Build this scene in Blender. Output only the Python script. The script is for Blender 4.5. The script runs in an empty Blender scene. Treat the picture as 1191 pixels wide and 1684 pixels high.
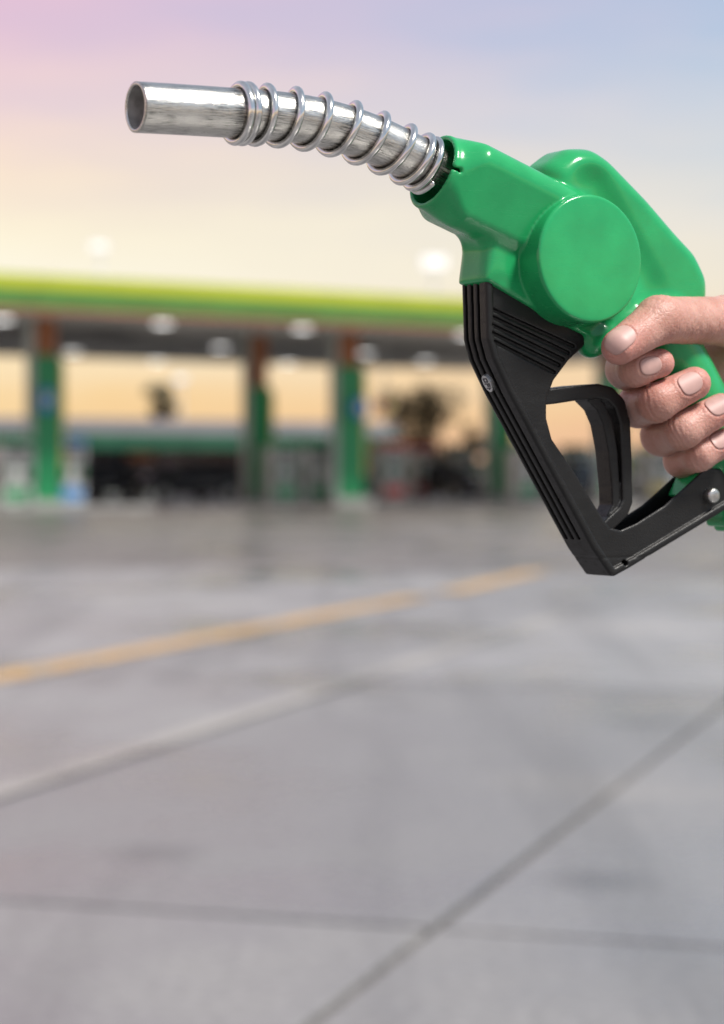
import bpy, math, random
import numpy as np
from mathutils import Vector, Matrix

R = math.radians
scene = bpy.context.scene
COL = scene.collection
random.seed(7)
rng = np.random.default_rng(11)

# ------------------------------------------------------------------ camera
PW, PH = 1191.0, 1684.0           # photograph size the pixel helpers refer to
LENS, HORIZON, CAM_H = 76.0, 770.0, 1.20
FPX = LENS / 36.0 * PH            # focal length in photo pixels
NOZ_D = 1.10                      # distance to the nozzle
cam_d = bpy.data.cameras.new('camera')
cam = bpy.data.objects.new('camera', cam_d)
COL.objects.link(cam)
cam.location = (0, 0, CAM_H)
cam.rotation_euler = (R(90), 0, 0)
cam_d.sensor_fit = 'VERTICAL'
cam_d.sensor_height = 36.0
cam_d.sensor_width = 36.0
cam_d.lens = LENS
cam_d.shift_y = (HORIZON - PH / 2) / PH
cam_d.clip_start = 0.05
cam_d.clip_end = 4000
cam_d.dof.use_dof = True
cam_d.dof.focus_distance = 1.06
cam_d.dof.aperture_fstop = 7.0
scene.camera = cam


def lin(r, g, b):
    def c(v):
        v /= 255.0
        return v / 12.92 if v <= 0.04045 else ((v + 0.055) / 1.055) ** 2.4
    return (c(r), c(g), c(b), 1.0)


# ------------------------------------------------------------------ sky
SUN_EL, SUN_AZ = R(54), R(118)     # azimuth from +Y clockwise: high, behind the camera's right shoulder
world = bpy.data.worlds.new('World')
scene.world = world
world.use_nodes = True
nt = world.node_tree
nt.nodes.clear()
N = nt.nodes.new
LK = nt.links.new
out = N('ShaderNodeOutputWorld')
bg = N('ShaderNodeBackground')
LK(bg.outputs[0], out.inputs[0])
sky = N('ShaderNodeTexSky')
sky.sky_type = 'NISHITA'
sky.sun_disc = False
sky.sun_elevation = SUN_EL
sky.sun_rotation = SUN_AZ
sky.air_density = 1.0
sky.dust_density = 2.0
skym = N('ShaderNodeVectorMath'); skym.operation = 'SCALE'
LK(sky.outputs[0], skym.inputs[0]); skym.inputs['Scale'].default_value = 0.09
tc = N('ShaderNodeTexCoord')
sep = N('ShaderNodeSeparateXYZ')
LK(tc.outputs['Generated'], sep.inputs[0])
# soft drifting cloud texture bends both the height and the warm/cool boundary
mp = N('ShaderNodeMapping'); mp.inputs['Scale'].default_value = (3.2, 3.2, 17.0)
LK(tc.outputs['Generated'], mp.inputs[0])
nz = N('ShaderNodeTexNoise'); nz.inputs['Scale'].default_value = 2.2; nz.inputs['Detail'].default_value = 5
nz.inputs['Roughness'].default_value = 0.58
LK(mp.outputs[0], nz.inputs['Vector'])


def math_node(op, a, b=None, clamp=False):
    m = N('ShaderNodeMath'); m.operation = op; m.use_clamp = clamp
    for i, v in enumerate((a, b)):
        if v is None:
            continue
        if isinstance(v, (int, float)):
            m.inputs[i].default_value = v
        else:
            LK(v, m.inputs[i])
    return m.outputs[0]


nzc = math_node('SUBTRACT', nz.outputs['Fac'], 0.5)
zz = math_node('ADD', sep.outputs['Z'], math_node('MULTIPLY', nzc, 0.05))
xx = math_node('ADD', math_node('MULTIPLY', sep.outputs['X'], 2.7), 0.5)
xx = math_node('ADD', xx, math_node('MULTIPLY', nzc, 0.6), clamp=True)


def ramp(stops):
    r = N('ShaderNodeValToRGB')
    el = r.color_ramp.elements
    while len(el) > 1:
        el.remove(el[-1])
    el[0].position = stops[0][0]; el[0].color = stops[0][1]
    for p, c in stops[1:]:
        e = el.new(p); e.color = c
    r.color_ramp.interpolation = 'EASE' if False else 'LINEAR'
    return r


K = 2.0   # ramp spans z = 0 .. 0.5
zr = math_node('MULTIPLY', zz, K, clamp=True)
left = ramp([(0.0, lin(240, 196, 150)), (0.05 * K / 2 * 1, lin(250, 214, 158)), (0.06 * K, lin(255, 236, 198)), (0.085 * K, lin(255, 248, 226)),
             (0.11 * K, lin(255, 243, 216)), (0.135 * K, lin(251, 229, 208)), (0.165 * K, lin(238, 212, 214)),
             (0.20 * K, lin(230, 196, 214)), (0.24 * K, lin(226, 188, 216)), (0.36 * K, lin(212, 198, 218)),
             (0.5 * K, lin(198, 202, 216))])
right = ramp([(0.0, lin(232, 172, 148)), (0.05 * K / 2 * 1, lin(244, 204, 160)), (0.06 * K, lin(244, 220, 186)), (0.085 * K, lin(242, 232, 212)),
              (0.11 * K, lin(232, 228, 220)), (0.135 * K, lin(216, 220, 222)), (0.165 * K, lin(202, 212, 224)),
              (0.20 * K, lin(182, 200, 224)), (0.24 * K, lin(168, 193, 222)), (0.36 * K, lin(172, 192, 216)),
              (0.5 * K, lin(178, 194, 212))])
LK(zr, left.inputs[0]); LK(zr, right.inputs[0])
mixlr = N('ShaderNodeMixRGB'); LK(xx, mixlr.inputs[0]); LK(left.outputs[0], mixlr.inputs[1]); LK(right.outputs[0], mixlr.inputs[2])
up = math_node('MULTIPLY', math_node('SUBTRACT', sep.outputs['Z'], 0.25, clamp=True), 0.6, clamp=True)
mixsky = N('ShaderNodeMixRGB'); LK(up, mixsky.inputs[0]); LK(mixlr.outputs[0], mixsky.inputs[1]); LK(skym.outputs[0], mixsky.inputs[2])
LK(mixsky.outputs[0], bg.inputs[0])
bg.inputs[1].default_value = 1.0

sun_d = bpy.data.lights.new('sun', 'SUN')
sun_d.energy = 5.0
sun_d.angle = R(12)
sun_d.color = (1.0, 0.95, 0.88)
sun = bpy.data.objects.new('sun', sun_d)
COL.objects.link(sun)
sd = Vector((math.sin(SUN_AZ) * math.cos(SUN_EL), math.cos(SUN_AZ) * math.cos(SUN_EL), math.sin(SUN_EL)))
sun.rotation_euler = sd.to_track_quat('Z', 'Y').to_euler()
sun.location = (3, -5, 12)

vs = scene.view_settings
vs.view_transform = 'Standard'
vs.look = 'None'
vs.exposure = 0.0
vs.gamma = 1.0
vs.use_curve_mapping = False
scene.cycles.use_denoising = True

# ------------------------------------------------------------------ helpers


def obj(name, me, mat=None, parent=None, loc=None, label=None, cat=None, group=None, kind=None):
    o = bpy.data.objects.new(name, me)
    COL.objects.link(o)
    if mat is not None and me is not None and not me.materials:
        me.materials.append(mat)
    if parent is not None:
        o.parent = parent
    if loc is not None:
        o.location = loc
    tag(o, label, cat, group, kind)
    return o


def tag(o, label=None, cat=None, group=None, kind=None):
    for k, v in (('label', label), ('category', cat), ('group', group), ('kind', kind)):
        if v:
            o[k] = v
    return o


def empty(name, loc=(0, 0, 0), rz=0.0, **kw):
    o = bpy.data.objects.new(name, None)
    COL.objects.link(o)
    o.empty_display_size = 0.05
    o.location = loc
    o.rotation_euler = (0, 0, rz)
    tag(o, **kw)
    return o


def copy_tree(o, parent=None):
    c = o.copy()
    COL.objects.link(c)
    c.parent = parent
    for ch in list(o.children):
        copy_tree(ch, c)
    return c


class MB:
    """collects simple solids into one mesh"""

    def __init__(self):
        self.v, self.f = [], []

    def add(self, vs_, fs_):
        n = len(self.v)
        self.v += [tuple(p) for p in vs_]
        self.f += [tuple(i + n for i in f) for f in fs_]
        return self

    def box(self, x0, x1, y0, y1, z0, z1):
        return self.add([(x0, y0, z0), (x1, y0, z0), (x1, y1, z0), (x0, y1, z0),
                         (x0, y0, z1), (x1, y0, z1), (x1, y1, z1), (x0, y1, z1)],
                        [(0, 3, 2, 1), (4, 5, 6, 7), (0, 1, 5, 4), (1, 2, 6, 5), (2, 3, 7, 6), (3, 0, 4, 7)])

    def prism(self, pts, y0, y1, axis='y'):
        """pts in the x-z plane, extruded along y"""
        n = len(pts)
        vs_ = [(x, y0, z) for x, z in pts] + [(x, y1, z) for x, z in pts]
        fs_ = [tuple(range(n)), tuple(range(2 * n - 1, n - 1, -1))]
        fs_ += [(i, i + n, (i + 1) % n + n, (i + 1) % n) for i in range(n)]
        return self.add(vs_, fs_)

    def lathe(self, prof, c, axis='z', n=24):
        """prof: list of (r, h) along the axis"""
        vs_, fs_ = [], []
        for r_, h in prof:
            for k in range(n):
                a = 2 * math.pi * k / n
                p = (r_ * math.cos(a), r_ * math.sin(a), h)
                if axis == 'y':
                    p = (p[0], p[2], p[1])
                elif axis == 'x':
                    p = (p[2], p[0], p[1])
                vs_.append((p[0] + c[0], p[1] + c[1], p[2] + c[2]))
        for i in range(len(prof) - 1):
            for k in range(n):
                a, b = i * n + k, i * n + (k + 1) % n
                fs_.append((a, b, b + n, a + n))
        fs_.append(tuple(range(n - 1, -1, -1)))
        fs_.append(tuple((len(prof) - 1) * n + k for k in range(n)))
        return self.add(vs_, fs_)

    def tube(self, path, r_, n=8):
        m = sweep([Vector(p) for p in path], [r_] * len(path), n)
        return self.add(m[0], m[1] + [tuple(range(n - 1, -1, -1)), tuple(len(m[0]) - n + k for k in range(n))])

    def mesh(self, name, smooth=False, bevel=0.0):
        me = bpy.data.meshes.new(name)
        me.from_pydata(self.v, [], self.f)
        me.update()
        if bevel:
            import bmesh
            bm = bmesh.new(); bm.from_mesh(me)
            bmesh.ops.remove_doubles(bm, verts=bm.verts, dist=1e-6)
            bmesh.ops.recalc_face_normals(bm, faces=bm.faces)
            es = [e for e in bm.edges if len(e.link_faces) == 2 and e.calc_face_angle(0) > 0.5]
            bmesh.ops.bevel(bm, geom=es, offset=bevel, segments=2, affect='EDGES', profile=0.7)
            bm.to_mesh(me); bm.free()
        if smooth:
            me.polygons.foreach_set('use_smooth', [True] * len(me.polygons))
        return me

    def build(self, name, mat, parent=None, smooth=False, bevel=0.0, **kw):
        return obj(name, self.mesh(name, smooth, bevel), mat, parent, **kw)


def sweep(pts, radii, n=16, close_uv=False):
    """tube around a polyline with parallel-transported frames -> verts, faces"""
    vs_, fs_ = [], []
    T = []
    for i in range(len(pts)):
        a, b = pts[max(i - 1, 0)], pts[min(i + 1, len(pts) - 1)]
        T.append((b - a).normalized())
    ref = Vector((0, 0, 1)) if abs(T[0].z) < 0.9 else Vector((1, 0, 0))
    nrm = (ref - T[0] * ref.dot(T[0])).normalized()
    for i, p in enumerate(pts):
        nrm = (nrm - T[i] * nrm.dot(T[i])).normalized()
        bn = T[i].cross(nrm)
        for k in range(n):
            a = 2 * math.pi * k / n
            vs_.append(p + (nrm * math.cos(a) + bn * math.sin(a)) * radii[i])
    for i in range(len(pts) - 1):
        for k in range(n):
            a, b = i * n + k, i * n + (k + 1) % n
            fs_.append((a, b, b + n, a + n))
    return vs_, fs_


# ------------------------------------------------------------------ materials


def new_mat(name):
    m = bpy.data.materials.new(name)
    m.use_nodes = True
    t = m.node_tree
    return m, t, t.nodes['Principled BSDF']


def pmat(name, col, rough=0.5, metal=0.0, var=0.12, scale=8.0, bump=0.0, bscale=60.0, coat=0.0, emit=None, spec=0.5,
         bdist=0.001, rvar=0.08):
    """plain paint / plastic / concrete with noise-driven colour, roughness and relief"""
    m, t, p = new_mat(name)
    tcn = t.nodes.new('ShaderNodeTexCoord')
    n1 = t.nodes.new('ShaderNodeTexNoise')
    n1.inputs['Scale'].default_value = scale
    n1.inputs['Detail'].default_value = 6
    t.links.new(tcn.outputs['Object'], n1.inputs['Vector'])
    rp = t.nodes.new('ShaderNodeValToRGB')
    c = col
    rp.color_ramp.elements[0].position = 0.3
    rp.color_ramp.elements[1].position = 0.7
    rp.color_ramp.elements[0].color = (c[0] * (1 - var), c[1] * (1 - var), c[2] * (1 - var), 1)
    rp.color_ramp.elements[1].color = (min(c[0] * (1 + var), 1), min(c[1] * (1 + var), 1), min(c[2] * (1 + var), 1), 1)
    t.links.new(n1.outputs['Fac'], rp.inputs[0])
    t.links.new(rp.outputs[0], p.inputs['Base Color'])
    mr = t.nodes.new('ShaderNodeMapRange')
    mr.inputs['To Min'].default_value = max(rough - rvar, 0.02)
    mr.inputs['To Max'].default_value = min(rough + rvar, 1)
    t.links.new(n1.outputs['Fac'], mr.inputs['Value'])
    t.links.new(mr.outputs[0], p.inputs['Roughness'])
    p.inputs['Metallic'].default_value = metal
    p.inputs['Specular IOR Level'].default_value = spec
    p.inputs['Coat Weight'].default_value = coat
    if bump:
        n2 = t.nodes.new('ShaderNodeTexNoise')
        n2.inputs['Scale'].default_value = bscale
        n2.inputs['Detail'].default_value = 3
        t.links.new(tcn.outputs['Object'], n2.inputs['Vector'])
        b = t.nodes.new('ShaderNodeBump')
        b.inputs['Strength'].default_value = bump
        b.inputs['Distance'].default_value = bdist
        t.links.new(n2.outputs['Fac'], b.inputs['Height'])
        t.links.new(b.outputs[0], p.inputs['Normal'])
    if emit:
        p.inputs['Emission Color'].default_value = emit[0]
        p.inputs['Emission Strength'].default_value = emit[1]
    return m


M = {}
M['green_plastic'] = pmat('green_plastic', (0.019, 0.345, 0.112), 0.18, var=0.12, scale=45, bump=0.16, bscale=85, bdist=0.0011, rvar=0.07)
M['black_plastic'] = pmat('black_plastic', (0.006, 0.006, 0.0062), 0.41, spec=0.42, var=0.25, scale=60, bump=0.5, bscale=1300, bdist=0.0004)


def edge_wear(m, col, lo=0.515, hi=0.56, nscale=220, amount=0.7):
    t = m.node_tree
    p = t.nodes['Principled BSDF']
    src = p.inputs['Base Color'].links[0].from_socket
    geo = t.nodes.new('ShaderNodeNewGeometry')
    mr = t.nodes.new('ShaderNodeMapRange'); mr.inputs['From Min'].default_value = lo; mr.inputs['From Max'].default_value = hi
    t.links.new(geo.outputs['Pointiness'], mr.inputs['Value'])
    tcn = t.nodes.new('ShaderNodeTexCoord')
    nz_ = t.nodes.new('ShaderNodeTexNoise'); nz_.inputs['Scale'].default_value = nscale; nz_.inputs['Detail'].default_value = 6
    t.links.new(tcn.outputs['Object'], nz_.inputs['Vector'])
    m2 = t.nodes.new('ShaderNodeMapRange'); m2.inputs['From Min'].default_value = 0.45; m2.inputs['From Max'].default_value = 0.65; m2.inputs['To Max'].default_value = amount
    t.links.new(nz_.outputs['Fac'], m2.inputs['Value'])
    mu = t.nodes.new('ShaderNodeMath'); mu.operation = 'MULTIPLY'
    t.links.new(mr.outputs[0], mu.inputs[0]); t.links.new(m2.outputs[0], mu.inputs[1])
    mx = t.nodes.new('ShaderNodeMixRGB'); mx.inputs[2].default_value = col
    t.links.new(mu.outputs[0], mx.inputs[0]); t.links.new(src, mx.inputs[1]); t.links.new(mx.outputs[0], p.inputs['Base Color'])
    # scuffs change the gloss too
    sc = t.nodes.new('ShaderNodeTexNoise'); sc.inputs['Scale'].default_value = 1.0; sc.inputs['Detail'].default_value = 8; sc.inputs['Roughness'].default_value = 0.75
    mp_ = t.nodes.new('ShaderNodeMapping'); mp_.inputs['Rotation'].default_value = (0.3, 0.6, 0.2); mp_.inputs['Scale'].default_value = (40, 160, 420)
    t.links.new(tcn.outputs['Object'], mp_.inputs[0]); t.links.new(mp_.outputs[0], sc.inputs['Vector'])
    sr = t.nodes.new('ShaderNodeMapRange'); sr.inputs['From Min'].default_value = 0.52; sr.inputs['From Max'].default_value = 0.70; sr.inputs['To Max'].default_value = 0.22
    t.links.new(sc.outputs['Fac'], sr.inputs['Value'])
    rs = p.inputs['Roughness'].links[0].from_socket
    ad_ = t.nodes.new('ShaderNodeMath'); ad_.operation = 'ADD'
    t.links.new(rs, ad_.inputs[0]); t.links.new(sr.outputs[0], ad_.inputs[1]); t.links.new(ad_.outputs[0], p.inputs['Roughness'])


edge_wear(M['black_plastic'], (0.03, 0.03, 0.03, 1))
edge_wear(M['green_plastic'], (0.12, 0.46, 0.22, 1), lo=0.53, hi=0.60, amount=0.35)
M['rubber'] = pmat('rubber', (0.012, 0.012, 0.013), 0.55, var=0.2, scale=40, bump=0.2, bscale=500)
M['rivet_metal'] = pmat('rivet_metal', (0.55, 0.54, 0.52), 0.38, metal=1.0, var=0.2, scale=300, bump=0.4, bscale=900, bdist=0.0003)
M['badge_metal'] = pmat('badge_metal', (0.62, 0.62, 0.62), 0.35, metal=1.0, var=0.15, scale=300)
M['nail'] = pmat('nail', (0.53, 0.33, 0.295), 0.48, var=0.08, scale=160, bump=0.05, bscale=400, bdist=0.0003)
M['sleeve'] = pmat('sleeve', (0.08, 0.10, 0.16), 0.85, var=0.2, scale=60, bump=0.4, bscale=900)
M['lime'] = pmat('lime_paint', (0.44, 0.50, 0.03), 0.4, var=0.08, scale=0.6)
M['green'] = pmat('green_paint', (0.075, 0.23, 0.05), 0.4, var=0.12, scale=0.8)
M['colgreen'] = pmat('column_green', (0.015, 0.28, 0.10), 0.4, var=0.12, scale=1.5)
M['orange'] = pmat('orange_brown_paint', (0.36, 0.13, 0.05), 0.5, var=0.15, scale=2)
M['yellow'] = pmat('yellow_paint', (0.62, 0.47, 0.05), 0.5, var=0.1, scale=2)
M['panel'] = pmat('pale_grey_panel', (0.48, 0.52, 0.50), 0.45, var=0.08, scale=2)
M['white'] = pmat('white_paint', (0.72, 0.72, 0.70), 0.45, var=0.05, scale=2)
M['soffit'] = pmat('soffit_metal', (0.88, 0.87, 0.82), 0.6, var=0.06, scale=0.8)
M['dark'] = pmat('dark_grille', (0.03, 0.03, 0.03), 0.6, var=0.2, scale=3)
M['lilac'] = pmat('pale_lilac_render', (0.26, 0.25, 0.28), 0.8, var=0.08, scale=0.7)
M['glass'] = pmat('tinted_glass', (0.012, 0.015, 0.028), 0.08, var=0.2, scale=0.5, rvar=0.02)
M['frame'] = pmat('dark_frame', (0.05, 0.05, 0.06), 0.45, var=0.2, scale=3)
M['shopgreen'] = pmat('dark_green_band', (0.02, 0.11, 0.065), 0.5, var=0.15, scale=1)
M['red'] = pmat('red_paint', (0.5, 0.03, 0.02), 0.4, var=0.1, scale=2)
M['blue'] = pmat('blue_paint', (0.04, 0.24, 0.55), 0.4, var=0.1, scale=2)
M['lamp'] = pmat('lit_lamp', (0.9, 0.9, 0.9), 0.4, var=0.02, emit=((1, 0.98, 0.95, 1), 2.6))
M['floodlamp'] = pmat('lit_floodlight', (0.8, 0.8, 0.8), 0.4, var=0.02, emit=((1, 0.98, 0.95, 1), 0.55))
M['steel'] = pmat('galvanised_steel', (0.42, 0.44, 0.45), 0.45, metal=0.8, var=0.1, scale=3)
M['bark'] = pmat('bark', (0.07, 0.05, 0.035), 0.9, var=0.3, scale=8, bump=0.6, bscale=20, bdist=0.02)
M['leaf'] = pmat('leaf', (0.05, 0.085, 0.03), 0.6, var=0.45, scale=1.2)
M['leafdry'] = pmat('sparse_leaf', (0.09, 0.085, 0.045), 0.6, var=0.4, scale=1.2)
M['carpaint'] = pmat('dark_car_paint', (0.018, 0.02, 0.03), 0.2, var=0.1, scale=2, coat=0.6)
M['carsilver'] = pmat('silver_car_paint', (0.42, 0.42, 0.43), 0.25, metal=0.3, var=0.05, scale=2, coat=0.5)
M['tyre'] = pmat('tyre_rubber', (0.015, 0.015, 0.015), 0.8, var=0.2, scale=10)
M['redlens'] = pmat('red_lens', (0.45, 0.02, 0.02), 0.2, var=0.05)
M['kerb'] = pmat('kerb_concrete', (0.30, 0.30, 0.29), 0.8, var=0.2, scale=4, bump=0.3, bscale=60, bdist=0.004)
M['hedge'] = pmat('hedge_leaf', (0.04, 0.075, 0.03), 0.6, var=0.5, scale=2)


def concrete(name, base, seed=0.0):
    m, t, p = new_mat(name)
    tcn = t.nodes.new('ShaderNodeTexCoord')
    geo = t.nodes.new('ShaderNodeNewGeometry')
    big = t.nodes.new('ShaderNodeTexNoise'); big.inputs['Scale'].default_value = 0.35; big.inputs['Detail'].default_value = 7
    big.inputs['Roughness'].default_value = 0.62
    t.links.new(geo.outputs['Position'], big.inputs['Vector'])
    fine = t.nodes.new('ShaderNodeTexNoise'); fine.inputs['Scale'].default_value = 30; fine.inputs['Detail'].default_value = 6
    t.links.new(geo.outputs['Position'], fine.inputs['Vector'])
    r1 = t.nodes.new('ShaderNodeValToRGB')
    r1.color_ramp.elements[0].position = 0.32; r1.color_ramp.elements[1].position = 0.68
    r1.color_ramp.elements[0].color = (base[0] * 0.62, base[1] * 0.63, base[2] * 0.66, 1)
    r1.color_ramp.elements[1].color = (base[0] * 1.32, base[1] * 1.28, base[2] * 1.22, 1)
    t.links.new(big.outputs['Fac'], r1.inputs[0])
    r2 = t.nodes.new('ShaderNodeValToRGB')
    r2.color_ramp.elements[0].position = 0.35; r2.color_ramp.elements[1].position = 0.65
    r2.color_ramp.elements[0].color = (0.78, 0.78, 0.78, 1); r2.color_ramp.elements[1].color = (1.1, 1.1, 1.1, 1)
    t.links.new(fine.outputs['Fac'], r2.inputs[0])
    oi = t.nodes.new('ShaderNodeObjectInfo')
    mr0 = t.nodes.new('ShaderNodeMapRange'); mr0.inputs['To Min'].default_value = 0.82; mr0.inputs['To Max'].default_value = 1.15
    t.links.new(oi.outputs['Random'], mr0.inputs['Value'])
    mx = t.nodes.new('ShaderNodeMixRGB'); mx.blend_type = 'MULTIPLY'; mx.inputs[0].default_value = 1
    t.links.new(r1.outputs[0], mx.inputs[1]); t.links.new(r2.outputs[0], mx.inputs[2])
    vo = t.nodes.new('ShaderNodeTexVoronoi'); vo.inputs['Scale'].default_value = 0.9; vo.inputs['Randomness'].default_value = 1
    wp = t.nodes.new('ShaderNodeVectorMath'); wp.operation = 'MULTIPLY_ADD'; wp.inputs[1].default_value = (0.35, 0.35, 0)
    t.links.new(big.outputs['Color'], wp.inputs[0]); t.links.new(geo.outputs['Position'], wp.inputs[2])
    t.links.new(wp.outputs[0], vo.inputs['Vector'])
    oil = t.nodes.new('ShaderNodeMapRange'); oil.inputs['From Min'].default_value = 0.05; oil.inputs['From Max'].default_value = 0.22
    oil.inputs['To Min'].default_value = 0.60; oil.inputs['To Max'].default_value = 1.0
    t.links.new(vo.outputs['Distance'], oil.inputs['Value'])
    mpt = t.nodes.new('ShaderNodeMapping'); mpt.inputs['Rotation'].default_value = (0, 0, R(24)); mpt.inputs['Scale'].default_value = (1.3, 0.08, 1)
    t.links.new(geo.outputs['Position'], mpt.inputs[0])
    ty = t.nodes.new('ShaderNodeTexNoise'); ty.inputs['Scale'].default_value = 1.6; ty.inputs['Detail'].default_value = 5
    t.links.new(mpt.outputs[0], ty.inputs['Vector'])
    tyr = t.nodes.new('ShaderNodeMapRange'); tyr.inputs['From Min'].default_value = 0.36; tyr.inputs['From Max'].default_value = 0.5
    tyr.inputs['To Min'].default_value = 0.80; tyr.inputs['To Max'].default_value = 1.0
    t.links.new(ty.outputs['Fac'], tyr.inputs['Value'])
    mo = t.nodes.new('ShaderNodeMath'); mo.operation = 'MULTIPLY'
    t.links.new(oil.outputs[0], mo.inputs[0]); t.links.new(tyr.outputs[0], mo.inputs[1])
    mxo = t.nodes.new('ShaderNodeVectorMath'); mxo.operation = 'SCALE'
    t.links.new(mx.outputs[0], mxo.inputs[0]); t.links.new(mo.outputs[0], mxo.inputs['Scale'])
    mx2 = t.nodes.new('ShaderNodeVectorMath'); mx2.operation = 'SCALE'
    t.links.new(mxo.outputs[0], mx2.inputs[0]); t.links.new(mr0.outputs[0], mx2.inputs['Scale'])
    t.links.new(mx2.outputs[0], p.inputs['Base Color'])
    mr = t.nodes.new('ShaderNodeMapRange')
    mr.inputs['From Min'].default_value = 0.35; mr.inputs['From Max'].default_value = 0.65
    mr.inputs['To Min'].default_value = 0.12; mr.inputs['To Max'].default_value = 0.55
    t.links.new(big.outputs['Fac'], mr.inputs['Value']); t.links.new(mr.outputs[0], p.inputs['Roughness'])
    b = t.nodes.new('ShaderNodeBump'); b.inputs['Strength'].default_value = 0.25; b.inputs['Distance'].default_value = 0.01
    t.links.new(fine.outputs['Fac'], b.inputs['Height']); t.links.new(b.outputs[0], p.inputs['Normal'])
    return m


M['concrete'] = concrete('forecourt_concrete', (0.245, 0.242, 0.246))
M['joint'] = concrete('joint_filler', (0.15, 0.145, 0.14))
M['oldconcrete'] = concrete('older_worn_concrete', (0.160, 0.144, 0.135))
M['jointlight'] = concrete('pale_joint_strip', (0.32, 0.31, 0.295))


def worn_paint():
    m, t, p = new_mat('worn_yellow_line')
    geo = t.nodes.new('ShaderNodeNewGeometry')
    n1 = t.nodes.new('ShaderNodeTexNoise'); n1.inputs['Scale'].default_value = 5; n1.inputs['Detail'].default_value = 8
    n1.inputs['Roughness'].default_value = 0.7
    t.links.new(geo.outputs['Position'], n1.inputs['Vector'])
    r1 = t.nodes.new('ShaderNodeValToRGB')
    r1.color_ramp.elements[0].position = 0.42; r1.color_ramp.elements[1].position = 0.6
    r1.color_ramp.elements[0].color = (0.55, 0.30, 0.07, 1); r1.color_ramp.elements[1].color = (0.36, 0.30, 0.22, 1)
    t.links.new(n1.outputs['Fac'], r1.inputs[0]); t.links.new(r1.outputs[0], p.inputs['Base Color'])
    p.inputs['Roughness'].default_value = 0.6
    return m


M['line'] = worn_paint()


def spout_metal(name, streak=True):
    m, t, p = new_mat(name)
    uv = t.nodes.new('ShaderNodeUVMap'); uv.uv_map = 'sweep'
    mp_ = t.nodes.new('ShaderNodeMapping'); mp_.inputs['Scale'].default_value = (11.0, 150.0, 1)
    t.links.new(uv.outputs[0], mp_.inputs[0])
    n1 = t.nodes.new('ShaderNodeTexNoise'); n1.inputs['Scale'].default_value = 1.0; n1.inputs['Detail'].default_value = 7
    n1.inputs['Roughness'].default_value = 0.72
    t.links.new(mp_.outputs[0], n1.inputs['Vector'])
    mp2 = t.nodes.new('ShaderNodeMapping'); mp2.inputs['Scale'].default_value = (5.0, 3.0, 1)
    t.links.new(uv.outputs[0], mp2.inputs[0])
    n2 = t.nodes.new('ShaderNodeTexNoise'); n2.inputs['Scale'].default_value = 1.0; n2.inputs['Detail'].default_value = 4
    t.links.new(mp2.outputs[0], n2.inputs['Vector'])
    # worn streaks only in patches
    pr = t.nodes.new('ShaderNodeMapRange'); pr.inputs['From Min'].default_value = 0.30; pr.inputs['From Max'].default_value = 0.55
    t.links.new(n2.outputs['Fac'], pr.inputs['Value'])
    sr = t.nodes.new('ShaderNodeMapRange'); sr.inputs['From Min'].default_value = 0.46; sr.inputs['From Max'].default_value = 0.62
    t.links.new(n1.outputs['Fac'], sr.inputs['Value'])
    mul = t.nodes.new('ShaderNodeMath'); mul.operation = 'MULTIPLY'
    t.links.new(pr.outputs[0], mul.inputs[0]); t.links.new(sr.outputs[0], mul.inputs[1])
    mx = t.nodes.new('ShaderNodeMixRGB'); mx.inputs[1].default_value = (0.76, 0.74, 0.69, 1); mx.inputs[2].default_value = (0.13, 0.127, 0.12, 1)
    gr = t.nodes.new('ShaderNodeAttribute'); gr.attribute_name = 'coil_shade'  # contact shade beside the spring coils, mixed into the metal colour
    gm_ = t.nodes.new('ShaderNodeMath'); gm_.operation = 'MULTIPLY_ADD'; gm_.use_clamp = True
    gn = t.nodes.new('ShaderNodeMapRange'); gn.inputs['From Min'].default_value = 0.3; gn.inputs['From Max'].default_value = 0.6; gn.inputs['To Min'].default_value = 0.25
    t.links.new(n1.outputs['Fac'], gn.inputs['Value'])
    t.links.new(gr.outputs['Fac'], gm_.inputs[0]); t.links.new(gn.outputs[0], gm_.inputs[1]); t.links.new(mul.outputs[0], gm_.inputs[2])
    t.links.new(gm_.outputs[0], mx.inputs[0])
    t.links.new(mx.outputs[0], p.inputs['Base Color'])
    p.inputs['Metallic'].default_value = 1.0
    rr = t.nodes.new('ShaderNodeMapRange'); rr.inputs['To Min'].default_value = 0.14; rr.inputs['To Max'].default_value = 0.36
    t.links.new(n1.outputs['Fac'], rr.inputs['Value']); t.links.new(rr.outputs[0], p.inputs['Roughness'])
    b = t.nodes.new('ShaderNodeBump'); b.inputs['Strength'].default_value = 0.5; b.inputs['Distance'].default_value = 0.0003
    t.links.new(n1.outputs['Fac'], b.inputs['Height']); t.links.new(b.outputs[0], p.inputs['Normal'])
    return m


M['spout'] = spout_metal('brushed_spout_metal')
M['bore'] = pmat('dull_bore', (0.40, 0.39, 0.375), 0.6, metal=0.2, var=0.3, scale=160, bump=0.3, bscale=300, bdist=0.0004)
M['spring'] = pmat('spring_wire', (0.78, 0.77, 0.745), 0.17, metal=1.0, var=0.15, scale=150, bump=0.1, bscale=300, bdist=0.0003)


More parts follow.
